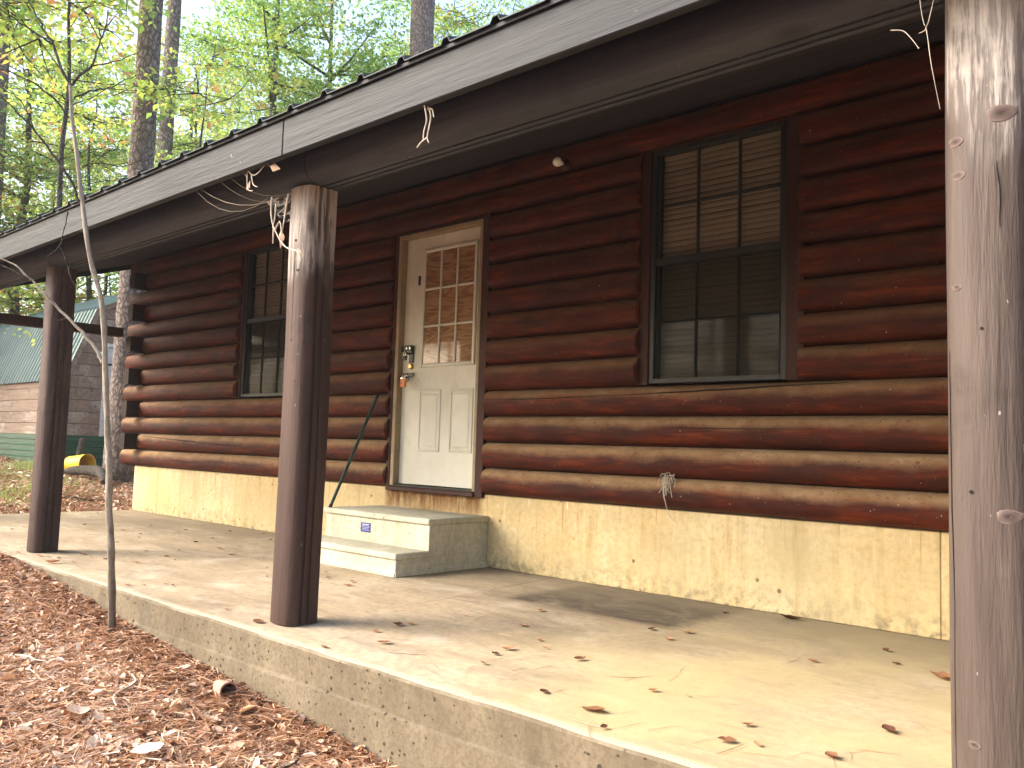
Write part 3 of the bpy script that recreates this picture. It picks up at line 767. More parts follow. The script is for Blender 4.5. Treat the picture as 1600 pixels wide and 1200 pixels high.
# splinter standing off the trim, small dead web
# ------------------------------------------------------------------ door
dx0, dx1, dz0, dz1 = -5.4875, -4.577, 0.553, 2.580
door = build('door', box(BM(), dx0 + .003, dx1 - .003, .030, .070, dz0 + .004, dz1 - .003, .002), 'door', cabin)
D = door
bx('door_trim', (DL - .02, -5.530, -.030, .05, .500, 2.640), 'trim', cabin, .004)
bx('door_trim', (-4.545, DR - .01, -.030, .05, .500, 2.640), 'trim', cabin, .004)
bx('door_trim', (-5.529, -4.546, -.028, .05, 2.612, 2.640), 'trim', cabin, .003)
bx('door_jamb', (-5.529, dx0, -.026, .075, .540, 2.611), 'jamb', cabin, .003)
bx('door_jamb', (dx1, -4.546, -.026, .075, .540, 2.611), 'jamb', cabin, .003)
bx('door_jamb', (dx0 + .001, dx1 - .001, -.024, .075, dz1, 2.611), 'jamb', cabin, .003)
bx('threshold', (-5.529, -4.546, -.046, .080, .502, .536), 'trim', cabin, .004)
bx('threshold', (dx0 + .002, dx1 - .002, -.022, .075, .5365, .550), 'iron', cabin, .003)
gx0, gx1, gz0_, gz1_ = -5.262, -4.640, 1.500, 2.470
def dp(name, d, mat='door', bev=.003): return bx(name, d, mat, D, bev)
lf = .030
dp('lite_frame', (gx0, gx0 + lf, .012, .0295, gz0_, gz1_), bev=.006); dp('lite_frame', (gx1 - lf, gx1, .012, .0295, gz0_, gz1_), bev=.006)
dp('lite_frame', (gx0 + lf, gx1 - lf, .0125, .0295, gz1_ - lf, gz1_), bev=.006); dp('lite_frame', (gx0 + lf, gx1 - lf, .0125, .0295, gz0_, gz0_ + lf), bev=.006)
ix0, ix1, iz0, iz1 = gx0 + lf, gx1 - lf, gz0_ + lf, gz1_ - lf
dp('plywood_backing', (ix0, ix1, .0265, .0292, iz0, iz1), 'plywood', 0)
cw = (ix1 - ix0) / 3; ch = (iz1 - iz0) / 3
for c in (1, 2): dp('muntin', (ix0 + cw * c - .009, ix0 + cw * c + .009, .011, .0262, iz0, iz1), bev=.004)
for r_ in range(3):
    for c in range(3):
        l = ix0 + cw * c + (.0095 if c else 0); r2 = ix0 + cw * (c + 1) - (.0095 if c < 2 else 0)
        zb = iz0 + ch * r_ + (.009 if r_ else 0); zt = iz0 + ch * (r_ + 1) - (.009 if r_ < 2 else 0)
        if r_ < 2: dp('muntin', (l, r2, .012, .0260, zt, zt + .018), bev=.004)
        dp('pane', (l, r2, .0215, .0235, zb, zt), 'glass', 0)
for (a, b) in ((-5.262, -5.005), (-4.900, -4.643)):
    bm = BM(); z0_, z1_ = .822, 1.322
    # moulded panel: outer bead, sunk channel, raised field
    def ring(o, y): return [bm.verts.new((x, y, z)) for x, z in ((a + o, z0_ + o), (b - o, z0_ + o), (b - o, z1_ - o), (a + o, z1_ - o))]
    rs = [ring(0, .031), ring(.004, .023), ring(.016, .021), ring(.022, .0285), ring(.034, .0290), ring(.046, .0235), ring(.060, .0225)]
    for p_, q_ in zip(rs[:-1], rs[1:]):
        for k in range(4): bm.faces.new((p_[k], p_[(k + 1) % 4], q_[(k + 1) % 4], q_[k]))
    bm.faces.new(rs[-1])
    build('raised_panel', bm, 'door', D, smooth=False)
# chipped hinge mortise / old chain plate
dp('door_plate', (-5.327, -5.303, .022, .0295, 2.185, 2.262), 'iron', .002)
# upper hasp with its lock, and the lower knob with hasp
dp('hasp_strap', (-5.520, -5.335, .008, .0150, 1.640, 1.684), 'iron', .003)
dp('hasp_strap', (-5.450, -5.345, -.001, .0075, 1.615, 1.690), 'iron', .004)
for x in (-5.505, -5.40, -5.36):
    build('bolt_head', tube(BM(), [(x, .012, 1.662), (x, -.012, 1.662)], .008, 8), 'chrome', D)
build('staple', tube(BM(), smoothpath([(-5.375, .03, 1.655), (-5.375, -.030, 1.650), (-5.375, -.036, 1.625), (-5.375, .03, 1.620)], 4), .004, 6), 'iron', D)
dp('lock_plate', (-5.405, -5.345, .018, .0295, 1.545, 1.640), 'iron', .006)
def lathe(name, prof, c, mat, parent, axis='y', n=20, sq=1.0):
    bm = BM(); rings = []
    for (r, h) in prof:
        ring = []
        for k in range(n):
            a = 2 * math.pi * k / n
            if axis == 'y': co = (c[0] + r * math.cos(a), c[1] + h, c[2] + r * math.sin(a))
            else: co = (c[0] + r * math.cos(a), c[1] + r * math.sin(a), c[2] + h)
            ring.append(bm.verts.new(co))
        rings.append(ring)
    for i in range(len(rings) - 1):
        for k in range(n): bm.faces.new((rings[i][k], rings[i][(k + 1) % n], rings[i + 1][(k + 1) % n], rings[i + 1][k]))
    bm.faces.new(rings[0][::-1]); bm.faces.new(rings[-1])
    return build(name, bm, mat, parent, angle=50)
KN = [(.030, .0), (.031, -.004), (.016, -.010), (.012, -.025), (.022, -.034), (.029, -.045), (.028, -.056), (.018, -.063), (.004, -.065)]
lathe('deadbolt', [(.022, 0), (.022, -.014), (.017, -.022), (.004, -.023)], (-5.372, .028, 1.515), 'brass', D)
lathe('door_knob', KN, (-5.425, .030, 1.415), 'chrome', D)
dp('hasp_strap', (-5.470, -5.330, .016, .0225, 1.432, 1.462), 'iron', .003)
build('staple', tube(BM(), smoothpath([(-5.352, .03, 1.455), (-5.352, -.026, 1.452), (-5.352, -.030, 1.425), (-5.352, .03, 1.420)], 4), .004, 6), 'chrome', D)

# bulb in a keyless socket on the wall between door and window
fix = lathe('lamp_socket', [(.045, .0), (.045, -.010), (.028, -.022), (.024, -.045)], (-3.72, -.062, 2.845), 'trim', cabin)
lathe('bulb', [(.013, 0), (.016, -.012), (.027, -.030), (.033, -.050), (.030, -.068), (.018, -.080), (.004, -.084)], (-3.72, -.106, 2.845), 'bulb', fix)

# ------------------------------------------------------------------ padlocks (they hang from the hasps)
def padlock(name, x, y, z, w, h, d, mat, label, mark=False):
    e = empty(name, (x, y, z - h), label, 'padlock')
    build('lock_body', box(BM(), x - w / 2, x + w / 2, y - d / 2, y + d / 2, z - h, z, min(w, d) * .2, 2), mat, e)
    r = w * .30
    pts = [(x - r, y, z - .002), (x - r, y, z + .022)] + [(x + r * math.cos(a), y, z + .022 + r * math.sin(a)) for a in [math.pi * (1 - k / 6) for k in range(1, 6)]] + [(x + r, y, z + .022), (x + r, y, z - .002)]
    build('shackle', tube(BM(), pts, .0042, 8), 'chrome', e)
    if mark:
        bx('keyway_cover', (x - w * .22, x - .002, y - d / 2 - .0025, y - d / 2 + .001, z - h * .62, z - h * .42), 'red', e, .0008)
        bx('keyway_cover', (x - w * .15, x - .006, y - d / 2 - .0025, y - d / 2 + .001, z - h * .36, z - h * .18), 'red', e, .0008)
    return e
padlock('padlock', -5.375, -.050, 1.596, .042, .038, .020, 'iron', 'small dark padlock on the upper hasp of the white door')
padlock('padlock', -5.368, -.055, 1.408, .050, .070, .026, 'orange', 'orange padlock hanging beside the round door knob', True)

# ------------------------------------------------------------------ precast steps
st = empty('precast_steps', (-5.01, -.44, .0), 'grey precast concrete two-step stair unit below the white door', 'steps')
sx0, sx1 = -5.617, -4.400
bm = BM(); box(bm, sx0 + .014, sx1 - .014, -.868, -.004, .0, .112, .003)
build('lower_riser', bm, 'step', st)
bm = BM(); box(bm, sx0 + .014, sx1 - .014, -.580, -.004, .1125, .328, .003)
build('upper_riser', bm, 'step', st)
build('tread', box(BM(), sx0, sx1, -.884, -.582, .1125, .1555, .012, 3), 'step', st, angle=50)
build('tread', box(BM(), sx0, sx1, -.600, -.003, .3285, .371, .012, 3), 'step', st, angle=50)
# flared foot strip round the base and recessed edge lines on the side
build('foot_flare', prism(BM(), [(0, 0.0), (.012, 0.0), (.010, .02), (0, .045)], [lambda a, b, t=t: Vector((sx1 - .014 + a, -.872 + .866 * t, b + .002)) for t in (0, 1)]), 'step', st)
build('foot_flare', prism(BM(), [(0, 0.0), (.012, 0.0), (.010, .02), (0, .045)], [lambda a, b, t=t: Vector((sx0 + .014 + (sx1 - sx0 - .028) * t, -.868 - a, b + .002)) for t in (0, 1)]), 'step', st)
sk = bx('sticker', (-5.165, -5.050, -.5825, -.5802, .222, .290), 'sticker', st, .0005)
for k, (w, hgt) in enumerate(((.040, .0055), (.046, .0028), (.044, .0028), (.036, .0028), (.044, .0028))):
    zc = .278 - k * .0105
    bx('printed_line', (-5.1075 - w, -5.1075 + w, -.5832, -.5824, zc - hgt / 2, zc + hgt / 2), 'sticker_print', sk, 0)

# green pole leaning against the wall
e = empty('broom_pole', (-5.560, -.575, .372), 'dark green metal pole leaning on the logs left of the door', 'pole')
build('pole', tube(BM(), [(-5.560, -.575, .384), (-5.650, -.0935, 1.265)], .0125, 12), 'green_pole', e)
build('end_cap', tube(BM(), [(-5.558, -.583, .371), (-5.5605, -.570, .394)], .0145, 12), 'frame', e)
build('end_cap', tube(BM(), [(-5.6485, -.1015, 1.25), (-5.6525, -.080, 1.290)], .0145, 12), 'frame', e)

# ------------------------------------------------------------------ cobwebs with twigs caught in them
def strand(bm, a, b, sag, r=.0012, n=6):
    a, b = Vector(a), Vector(b); pts = []
    for k in range(n + 1):
        t = k / n; p = a.lerp(b, t); p.z -= sag * 4 * t * (1 - t); pts.append(p)
    tube(bm, pts, r, 4)
def web_sheet(e, P, nx=6):
    """sagging sheet between four corners"""
    bm = BM(); g = []
    for i in range(nx + 1):
        row = []
        for j in range(nx + 1):
            u, v = i / nx, j / nx
            p = (Vector(P[0]) * (1 - u) + Vector(P[1]) * u) * (1 - v) + (Vector(P[3]) * (1 - u) + Vector(P[2]) * u) * v
            p.z -= .035 * 4 * u * (1 - u) * (0.4 + v) ; p.y += .012 * math.sin(7 * u + 5 * v)
            row.append(bm.verts.new(p))
        g.append(row)
    for i in range(nx):
        for j in range(nx): bm.faces.new((g[i][j], g[i + 1][j], g[i + 1][j + 1], g[i][j + 1]))
    return build('web_sheet', bm, 'web', e)
e = empty('cobweb', (-3.60, -2.35, 2.12), 'pale cobweb slung between the middle post top and the beam', 'cobweb')
web_sheet(e, [(-3.655, -2.262, 2.12), (-3.83, -2.33, 2.07), (-3.70, -2.31, 1.985), (-3.650, -2.262, 2.02)])
bm = BM()
strand(bm, (-4.15, -2.50, 2.15), (-3.70, -2.32, 2.07), .06, .0014); strand(bm, (-3.95, -2.50, 2.15), (-3.72, -2.30, 2.06), .04, .0010)
strand(bm, (-3.62, -2.27, 2.11), (-3.72, -2.31, 1.99), .01, .0012); strand(bm, (-3.85, -2.50, 2.149), (-3.64, -2.27, 2.10), .05, .0009)
strand(bm, (-3.63, -2.27, 2.03), (-3.72, -2.31, 1.985), .02, .0016); strand(bm, (-4.2, -2.50, 2.15), (-3.78, -2.33, 2.08), .09, .0009)
build('strands', bm, 'strand', e)
def twigs(name, pts_list, r, label, cat, leafs=()):
    o0 = pts_list[0][0]; e = empty(name, o0, label, cat)
    for pts in pts_list:
        ps = smoothpath(pts, 3); n = len(ps)
        build('twig', tube(BM(), ps, [r * (1 - .5 * k / n) for k in range(n)], 5, .25), 'strand', e)
    for (p, s, rot) in leafs:
        bm = BM(); P = Vector(p)
        vs = [bm.verts.new(P + Matrix.Rotation(rot, 3, 'Y') @ Vector(q) * s) for q in ((0, 0, 0), (.3, .12, .32), (0, .2, 1.05), (-.3, .1, .35), (0, -.02, .5))]
        for f in ((0, 1, 4), (1, 2, 4), (2, 3, 4), (3, 0, 4)): bm.faces.new([vs[k] for k in f])
        build('dry_leaf', bm, 'dryleaf_tan', e)
    return e
MAT['dryleaf_tan'] = simple('tan_dead_leaf', (0.52, 0.36, 0.26), 0.8)
Y = -2.50
twigs('web_twig', [[(-2.41, -2.52, 2.16), (-2.412, Y, 2.10), (-2.425, Y, 2.06), (-2.428, Y, 2.02)], [(-2.41, Y, 2.15), (-2.39, Y, 2.11), (-2.398, Y, 2.06), (-2.405, Y, 2.03), (-2.395, Y, 2.006)], [(-2.41, Y, 2.14), (-2.385, Y, 2.135), (-2.372, Y, 2.10)], [(-2.405, Y, 2.03), (-2.44, Y, 2.018), (-2.462, Y, 2.002)]], .0035, 'pale forked twig dangling below the fascia between middle post and bulb', 'twig')
twigs('web_twig', [[(-3.71, -2.536, 2.20), (-3.665, Y, 2.135), (-3.61, Y, 2.125), (-3.54, Y, 2.155), (-3.50, Y, 2.14)], [(-3.70, Y, 2.15), (-3.695, Y, 2.10), (-3.68, Y, 2.06), (-3.64, Y, 2.05)], [(-3.66, Y, 2.13), (-3.64, Y, 2.08), (-3.60, Y, 2.06)], [(-3.80, -2.536, 2.25), (-3.74, Y, 2.16), (-3.69, Y, 2.12)]], .0030, 'dusty twigs with a pink leaf caught under the fascia left of the middle post', 'twig', [((-3.50, Y, 2.14), .07, 1.9), ((-3.695, Y, 2.06), .05, .2)])
Y = -2.42
twigs('web_twig', [[(-3.60, Y, 2.03), (-3.60, Y, 1.95), (-3.57, Y, 1.88), (-3.50, Y, 1.80), (-3.44, Y, 1.76), (-3.36, Y, 1.735), (-3.33, Y, 1.69)], [(-3.56, Y, 1.99), (-3.565, Y, 1.92), (-3.58, Y, 1.88)], [(-3.46, Y, 2.02), (-3.48, Y, 1.92), (-3.495, Y, 1.84)], [(-3.56, Y, 1.86), (-3.52, Y, 1.90), (-3.50, Y, 1.84)], [(-3.57, Y, 1.88), (-3.57, Y, 1.80)]], .0042, 'crooked dead vine hanging in front of the left window beside the middle post', 'dead vine', [((-3.50, Y, 1.86), .09, .35 + math.pi), ((-3.36, Y, 1.75), .06, 2.9)])
Y = -2.36
twigs('web_twig', [[(-.690, Y, 2.10), (-.685, Y, 2.02), (-.672, Y, 1.966), (-.655, Y, 2.03), (-.640, Y, 2.10)], [(-.672, Y, 1.966), (-.676, Y, 1.958), (-.69, Y, 1.955)], [(-.760, Y, 1.985), (-.730, Y, 1.975), (-.71, Y, 1.95), (-.690, Y, 1.915)], [(-.672, Y, 1.96), (-.668, Y, 1.93), (-.660, Y, 1.86), (-.652, -2.32, 1.76)]], .0014, 'thin webby twigs hanging from the beam beside the right-hand flaking post', 'twig')
# a withered root tuft caught on the bottom log
e = empty('dried_tuft', (-2.86, -.085, .50), 'straggly tuft of dry moss with a dangling root on the lowest log', 'dried plant')
for k in range(26):
    a = random.uniform(0, 6.28); r = random.uniform(.01, .045)
    p0 = Vector((-2.845 + r * math.cos(a), -.085 + random.uniform(-.012, .006), .735 + r * .7 * math.sin(a)))
    pts = [p0, p0 + Vector((random.uniform(-.03, .03), random.uniform(-.012, .006), random.uniform(-.04, .01))), p0 + Vector((random.uniform(-.045, .045), random.uniform(-.006, .004), random.uniform(-.11, .02)))]
    build('moss_strand', tube(BM(), smoothpath(pts, 3), .0016, 4), 'strand', e)
build('root', tube(BM(), smoothpath([(-2.855, -.084, .72), (-2.865, -.090, .64), (-2.85, -.088, .57), (-2.845, -.045, .49), (-2.80, -.012, .44)], 4), [.005 * (1 - .05 * k) for k in range(17)], 5), 'strand', e)

# clay drain pipe end by the slab
def drain():
    e = empty('drain_pipe', (-3.55, -2.52, -.27), 'broken end of a reddish clay drain pipe poking out beside the slab edge', 'pipe')
    bm = BM(); n = 18; A = Vector((-3.66, -2.52, -.262)); B = Vector((-3.50, -2.560, -.235)); d = (B - A).normalized(); s = d.cross(Vector((0, 0, 1))).normalized(); u = s.cross(d)
    rings = [[bm.verts.new(C + (s * math.cos(2 * math.pi * k / n) + u * math.sin(2 * math.pi * k / n)) * r) for k in range(n)] for C, r in ((A, .040), (B, .042), (B, .035), (A, .033))]
    for i in range(3):
        for k in range(n): bm.faces.new((rings[i][k], rings[i][(k + 1) % n], rings[i + 1][(k + 1) % n], rings[i + 1][k]))
    build('pipe', bm, 'clay', e)
drain()

# ------------------------------------------------------------------ barn shed beyond the cabin corner
SX, SY, SG = -15.4, 1.02, 0.27
shed = empty('barn_shed', (SX - 2.4, SY + 1.5, SG), 'small gambrel barn shed with green metal roof and brown plank walls', 'shed')
SL, SW = 5.6, 3.0
sk0, sk1, ev, bk, bkz, rg = SG - .1, .86, 1.90, SY + .42, 3.05, 3.62
# skirt sheets with horizontal ribs
def ribbed(bm, fn, z0, z1, rib=.105):
    prof = []; z = z0
    while z < z1 - rib:
        prof += [(0, z), (0, z + rib * .68), (.016, z + rib * .78), (.016, z + rib * .9)]; z += rib
    prof += [(0, z), (0, z1)]
    A = [bm.verts.new(fn(0, o, zz)) for o, zz in prof]; B = [bm.verts.new(fn(1, o, zz)) for o, zz in prof]
    for i in range(len(prof) - 1): bm.faces.new((A[i], A[i + 1], B[i + 1], B[i]))
bm = BM(); ribbed(bm, lambda t, o, z: Vector((SX - SL * (1 - t), SY - .03 - o, z)), sk0, sk1); build('skirt_panel', bm, 'skirt', shed, smooth=False)
bm = BM(); ribbed(bm, lambda t, o, z: Vector((SX + .03 + o, SY - .03 + (SW + .06) * t, z)), sk0, sk1); build('skirt_panel', bm, 'skirt', shed, smooth=False)
# plank siding, long side
npl = 5; ph_ = (ev - sk1) / npl
for k in range(npl):
    x = SX
    while x > SX - SL + .05:
        L = min(random.uniform(2.2, 3.0), x - (SX - SL))
        bx('plank', (x - L + .004, x - .002, SY - random.uniform(.018, .024), SY + .03, sk1 + k * ph_ + .003, sk1 + (k + 1) * ph_ - .004), 'shed_wood', shed, .004); x -= L
bx('side_wall_core', (SX - SL, SX - .03, SY + .031, SY + SW, sk0, ev), 'dark', shed, 0)
# gable end planks, clipped to the gambrel outline
def gam(y):  # roof height over the gable at y
    d = min(y - SY, SY + SW - y)
    return ev + (bkz - ev) * d / .42 if d < .42 else bkz + (rg - bkz) * (d - .42) / (SW / 2 - .42)
z = sk1; DY0, DY1 = SY + .66, SY + 1.75
while z < rg - .1:
    z1 = min(z + .205, rg - .05); zc = z1 - .005
    # y extent at the top of this plank
    def ext(zq):
        if zq <= ev: return 0.0
        if zq <= bkz: return .42 * (zq - ev) / (bkz - ev)
        return .42 + (SW / 2 - .42) * (zq - bkz) / (rg - bkz)
    e0, e1 = ext(z), ext(zc)
    spans = [(SY + e1, SY + SW - e1)] if z > 2.35 else [(SY + e1, DY0 - .07), (DY1 + .07, SY + SW - e1)]
    for (a, b) in spans:
        if b - a > .1: bx('gable_plank', (SX - .004, SX + random.uniform(.018, .026), a, b, z + .003, zc), 'shed_wood', shed, .004)
    z = z1
bm = BM(); prism(bm, [(SY + .002, sk0), (SY + SW, sk0), (SY + SW, ev - .02), (SY + SW - .43, bkz - .04), (SY + SW / 2, rg - .06), (SY + .43, bkz - .04), (SY + .002, ev - .02)], [lambda a, b, x=x: Vector((x, a, b)) for x in (SX - .03, SX - .006)])
build('gable_core', bm, 'dark', shed, smooth=False)
# corner and door trim, door
bx('corner_trim', (SX - .02, SX + .036, SY - .034, SY + .05, sk1, ev + .12), 'shed_wood', shed)
for y in (DY0 - .07, DY1): bx('door_trim', (SX - .004, SX + .034, y + .002, y + .068, sk1, 2.42), 'shed_wood' if y > DY0 else 'white', shed)
bx('door_trim', (SX - .004, SX + .034, DY0 - .068, DY1 + .068, 2.422, 2.49), 'white', shed)
sdr = bx('shed_door', (SX - .004, SX + .022, DY0, DY1, sk1 + .01, 2.41), 'white', shed)
for zc in (1.25, 1.32, 2.1): bx('hinge', (SX + .0225, SX + .03, DY0 + .002, DY0 + .10, zc, zc + .035), 'iron', sdr, .002)
# ribbed roof panels, steep and shallow slopes, both sides
def shed_slope(y0, z0, y1, z1, name):
    bm = BM(); d = Vector((0, y1 - y0, z1 - z0)); nrm = Vector((0, -(z1 - z0), y1 - y0)).normalized()
    if nrm.z < 0: nrm = -nrm
    xs = []; x = SX + .09
    while x > SX - SL - .08:
        xs += [(x, 0), (x - .075, 0), (x - .088, .022), (x - .105, .022), (x - .118, 0)]; x -= .15
    A = [bm.verts.new(Vector((px, y0, z0)) + nrm * (h + .03)) for px, h in xs]; B = [bm.verts.new(Vector((px, y1, z1)) + nrm * (h + .03)) for px, h in xs]
    for i in range(len(xs) - 1): bm.faces.new((A[i], A[i + 1], B[i + 1], B[i]))
    C = [bm.verts.new(v.co - nrm * .03) for v in (A[0], A[-1], B[-1], B[0])]; bm.faces.new(C)
    return build(name, bm, 'shed_roof', shed, smooth=False)
o_ = .05
shed_slope(SY - o_, ev - o_ * 2.2, SY + .42, bkz, 'steep_roof_panel'); shed_slope(SY + .42, bkz + .002, SY + SW / 2, rg, 'upper_roof_panel')
shed_slope(SY + SW + o_, ev - o_ * 2.2, SY + SW - .42, bkz, 'steep_roof_panel'); shed_slope(SY + SW - .42, bkz + .002, SY + SW / 2, rg, 'upper_roof_panel')
def gtrim(y0, z0, y1, z1):
    bm = BM(); n = Vector((0, -(z1 - z0), y1 - y0)).normalized()
    if n.z < 0: n = -n
    vs = [bm.verts.new(Vector((x, y, z)) + n * o) for x in (SX + .05, SX + .085) for (y, z, o) in ((y0, z0, .028), (y1, z1, .028), (y1, z1, -.06), (y0, z0, -.06))]
    for f in ((0, 1, 2, 3), (7, 6, 5, 4), (0, 4, 5, 1), (1, 5, 6, 2), (2, 6, 7, 3), (3, 7, 4, 0)): bm.faces.new([vs[q] for q in f])
    build('gable_trim', bm, 'shed_wood', shed, smooth=False)
gtrim(SY - o_, ev - o_ * 2.2, SY + .42, bkz); gtrim(SY + .42, bkz, SY + SW / 2, rg)
# small white lamp on the gable
shl = lathe('lamp', [(.03, 0), (.05, .03), (.055, .09), (.03, .12), (.005, .125)], (SX + .08, SY + .50, 2.20), 'bulb', shed, 'z')

# ------------------------------------------------------------------ yellow bucket on its side, fallen limb
def bucket():
    c = Vector((-14.15, .84, gz(-14.15, .84) + .135)); e = empty('bucket', (c.x, c.y, c.z - .135), 'yellow plastic bucket lying on its side in front of the shed skirt', 'bucket')
    d = Vector((.93, .30, 0.05)).normalized(); s = d.cross(Vector((0, 0, 1))).normalized(); u = s.cross(d); n = 24
    bm = BM(); rings = []
    for (t, r) in ((-.19, .0), (-.19, .125), (.10, .142), (.10, .150), (.13, .150), (.13, .146), (.18, .150), (.18, .157), (.195, .157), (.195, .146), (-.17, .118), (-.17, .0)):
        rings.append([bm.verts.new(c + d * t + (s * math.cos(2 * math.pi * k / n) + u * math.sin(2 * math.pi * k / n)) * max(r, .001)) for k in range(n)])
    for i in range(len(rings) - 1):
        for k in range(n): bm.faces.new((rings[i][k], rings[i][(k + 1) % n], rings[i + 1][(k + 1) % n], rings[i + 1][k]))
    build('shell', bm, 'yellow', e)
    q = c + d * .165
    build('handle', tube(BM(), [q + (s * math.cos(a) * .158 + (u * math.sin(a)) * .16 + d * .06 * math.sin(a)) for a in [math.pi * k / 12 for k in range(13)]], .003, 6), 'iron', e)
bucket()

# ------------------------------------------------------------------ trees
def foliage_mesh(name, centers, radii, counts, size, flat=0.35, seed=0, mat='leaf', bright=0.0):
    rg = np.random.default_rng(seed); P = []; S = []
    for c, r, n in zip(centers, radii, counts):
        d = rg.normal(size=(n, 3)); d /= np.linalg.norm(d, axis=1)[:, None] + 1e-9
        d *= (rg.random(n) ** 0.5)[:, None] * r; d[:, 2] *= flat
        P.append(np.array(c)[None] + d); S.append(np.full(n, rg.random()))
    P = np.concatenate(P); cl = np.concatenate(S); n = len(P)
    sz = size * rg.uniform(.6, 1.25, n)
    az = rg.uniform(0, 2 * np.pi, n); ti = rg.normal(0, .55, n); ro = rg.normal(0, .6, n)
    f = np.stack([np.cos(az) * np.cos(ti), np.sin(az) * np.cos(ti), -np.abs(np.sin(ti)) * .8], 1)
    s0 = np.stack([-np.sin(az), np.cos(az), np.zeros(n)], 1); up = np.cross(f, s0)
    s = s0 * np.cos(ro)[:, None] + up * np.sin(ro)[:, None]; up2 = np.cross(f, s)
    T = [(0, 0, 0), (.38, .27, .05), (.5, 0, -.03), (.38, -.27, .05), (1, 0, -.12)]
    V = np.stack([P + sz[:, None] * (a * f + b * s + c * up2) for a, b, c in T], 1).reshape(-1, 3)
    base = (np.arange(n) * 5)[:, None]
    F = np.concatenate([base + np.array(t)[None] for t in ((0, 2, 1), (0, 3, 2), (1, 2, 4), (2, 3, 4))], 0)
    me = bpy.data.meshes.new(name)
    me.vertices.add(len(V)); me.vertices.foreach_set('co', V.astype(np.float32).ravel())
    me.loops.add(F.size); me.loops.foreach_set('vertex_index', F.astype(np.int32).ravel())
    me.polygons.add(len(F)); me.polygons.foreach_set('loop_start', (np.arange(len(F)) * 3).astype(np.int32)); me.polygons.foreach_set('loop_total', np.full(len(F), 3, np.int32))
    at = me.attributes.new('shade', 'FLOAT', 'POINT')
    sh = np.clip(cl * .45 + rg.random(n) * .45 + bright + (rg.random(n) > .992) * .4, 0, 1)
    at.data.foreach_set('value', np.repeat(sh, 5).astype(np.float32))
    me.update(); me.materials.append(MAT[mat]); me.validate()
    return me
def tree_meshes(seed, h, spread, nl, r0, size=.11, low=.18, bright=0.0, density=19):
    rd = random.Random(seed); bm = BM()
    tr = [Vector((0, 0, -.2))]; lean = Vector((rd.uniform(-.04, .04), rd.uniform(-.04, .04), 0))
    for k in range(1, 11): tr.append(Vector((lean.x * h * k / 10 + rd.uniform(-.08, .08), lean.y * h * k / 10 + rd.uniform(-.08, .08), h * k / 10)))
    tube(bm, smoothpath(tr, 2), [r0 * (1 - .92 * k / 20) for k in range(21)], 8, .05)
    C, Rr, N = [], [], []
    for q in range(nl):
        t = low + (1 - low) * (q + rd.random()) / nl
        i = min(9, int(t * 10)); p = tr[i].lerp(tr[i + 1], t * 10 - i)
        a = q * 2.4 + rd.uniform(-.5, .5); L = spread * (1.1 - .75 * t) * rd.uniform(.7, 1.25)
        d = Vector((math.cos(a), math.sin(a), rd.uniform(.1, .55)))
        pts = [p]; 
        for k in range(1, 6):
            d = (d + Vector((rd.uniform(-.25, .25), rd.uniform(-.25, .25), rd.uniform(-.16, .12)))).normalized()
            pts.append(pts[-1] + d * L / 5)
        rb = r0 * .32 * (1.1 - t); tube(bm, pts, [max(.006, rb * (1 - .16 * k)) for k in range(6)], 5)
        for k in range(2, 6):
            for m in range(3):
                dd = Vector((rd.uniform(-1, 1), rd.uniform(-1, 1), rd.uniform(-.25, .35))).normalized() * rd.uniform(.35, .95)
                e = pts[k] + dd; tube(bm, [pts[k], pts[k].lerp(e, .5) + Vector((0, 0, rd.uniform(-.05, .08))), e], [.012, .008, .004], 4)
                C.append(tuple(e)); Rr.append(rd.uniform(.35, .7)); N.append(int(density * rd.uniform(.6, 1.4)))
                C.append(tuple(pts[k].lerp(e, .5))); Rr.append(rd.uniform(.3, .5)); N.append(int(density * .5))
    bmesh.ops.recalc_face_normals(bm, faces=bm.faces)
    me = bpy.data.meshes.new('trunk'); 
    for f in bm.faces: f.smooth = True
    bm.to_mesh(me); bm.free(); me.materials.append(MAT['bark'])
    return me, foliage_mesh('crown', C, Rr, N, size, .4, seed, bright=bright)
VAR = [tree_meshes(1, 9.0, 3.4, 24, .10, .12, .12, .12), tree_meshes(2, 13.0, 4.0, 30, .16, .13, .18, .0), tree_meshes(3, 11.0, 3.6, 26, .13, .12, .15, .25),
       tree_meshes(4, 15.0, 4.2, 34, .18, .14, .22, .05), tree_meshes(5, 5.0, 2.2, 16, .05, .10, .06, .3)]
VAR.append(tree_meshes(6, 9.0, 2.9, 16, .055, .125, .55, .12, 20))
VAR.append(tree_meshes(7, 8.5, 2.4, 11, .045, .12, .60, .30, 16))
def put_tree(x, y, v, sc, rot, label, group):
    o = empty('leafy_tree', (x, y, gz(x, y)), label, 'tree', group)
    o.rotation_euler = (0, 0, rot); o.scale = (sc, sc, sc)
    for nm, me in zip(('trunk', 'crown'), VAR[v]):
        c = bpy.data.objects.new(nm, me); COL.objects.link(c); c.parent = o
CX, CY = 0.0, -4.6
def polar(deg, dist): return CX - math.sin(R(deg)) * dist, CY + math.cos(R(deg)) * dist
tr_rnd = random.Random(11)
near = [(70.3, 12.4, 5, 1.0, 'young tree with layered yellow-green sprays in front of the big pine'),
        (81, 11.8, 6, 1.0, 'thin yellow-leaved young tree at the left frame edge, nearer than the shed'),
        (73, 24.0, 4, 1.5, 'yellow-green young tree between the pine trunks and the left frame edge'),
        (69, 22.5, 0, 1.0, 'bright yellow-green tree rising straight behind the barn shed roof'),
        (63, 19.5, 0, .95, 'light green slender tree just right of the big leaning pine'),
        (79, 25.0, 2, 1.0, 'yellowing leafy tree at the far left beyond the shed'),]
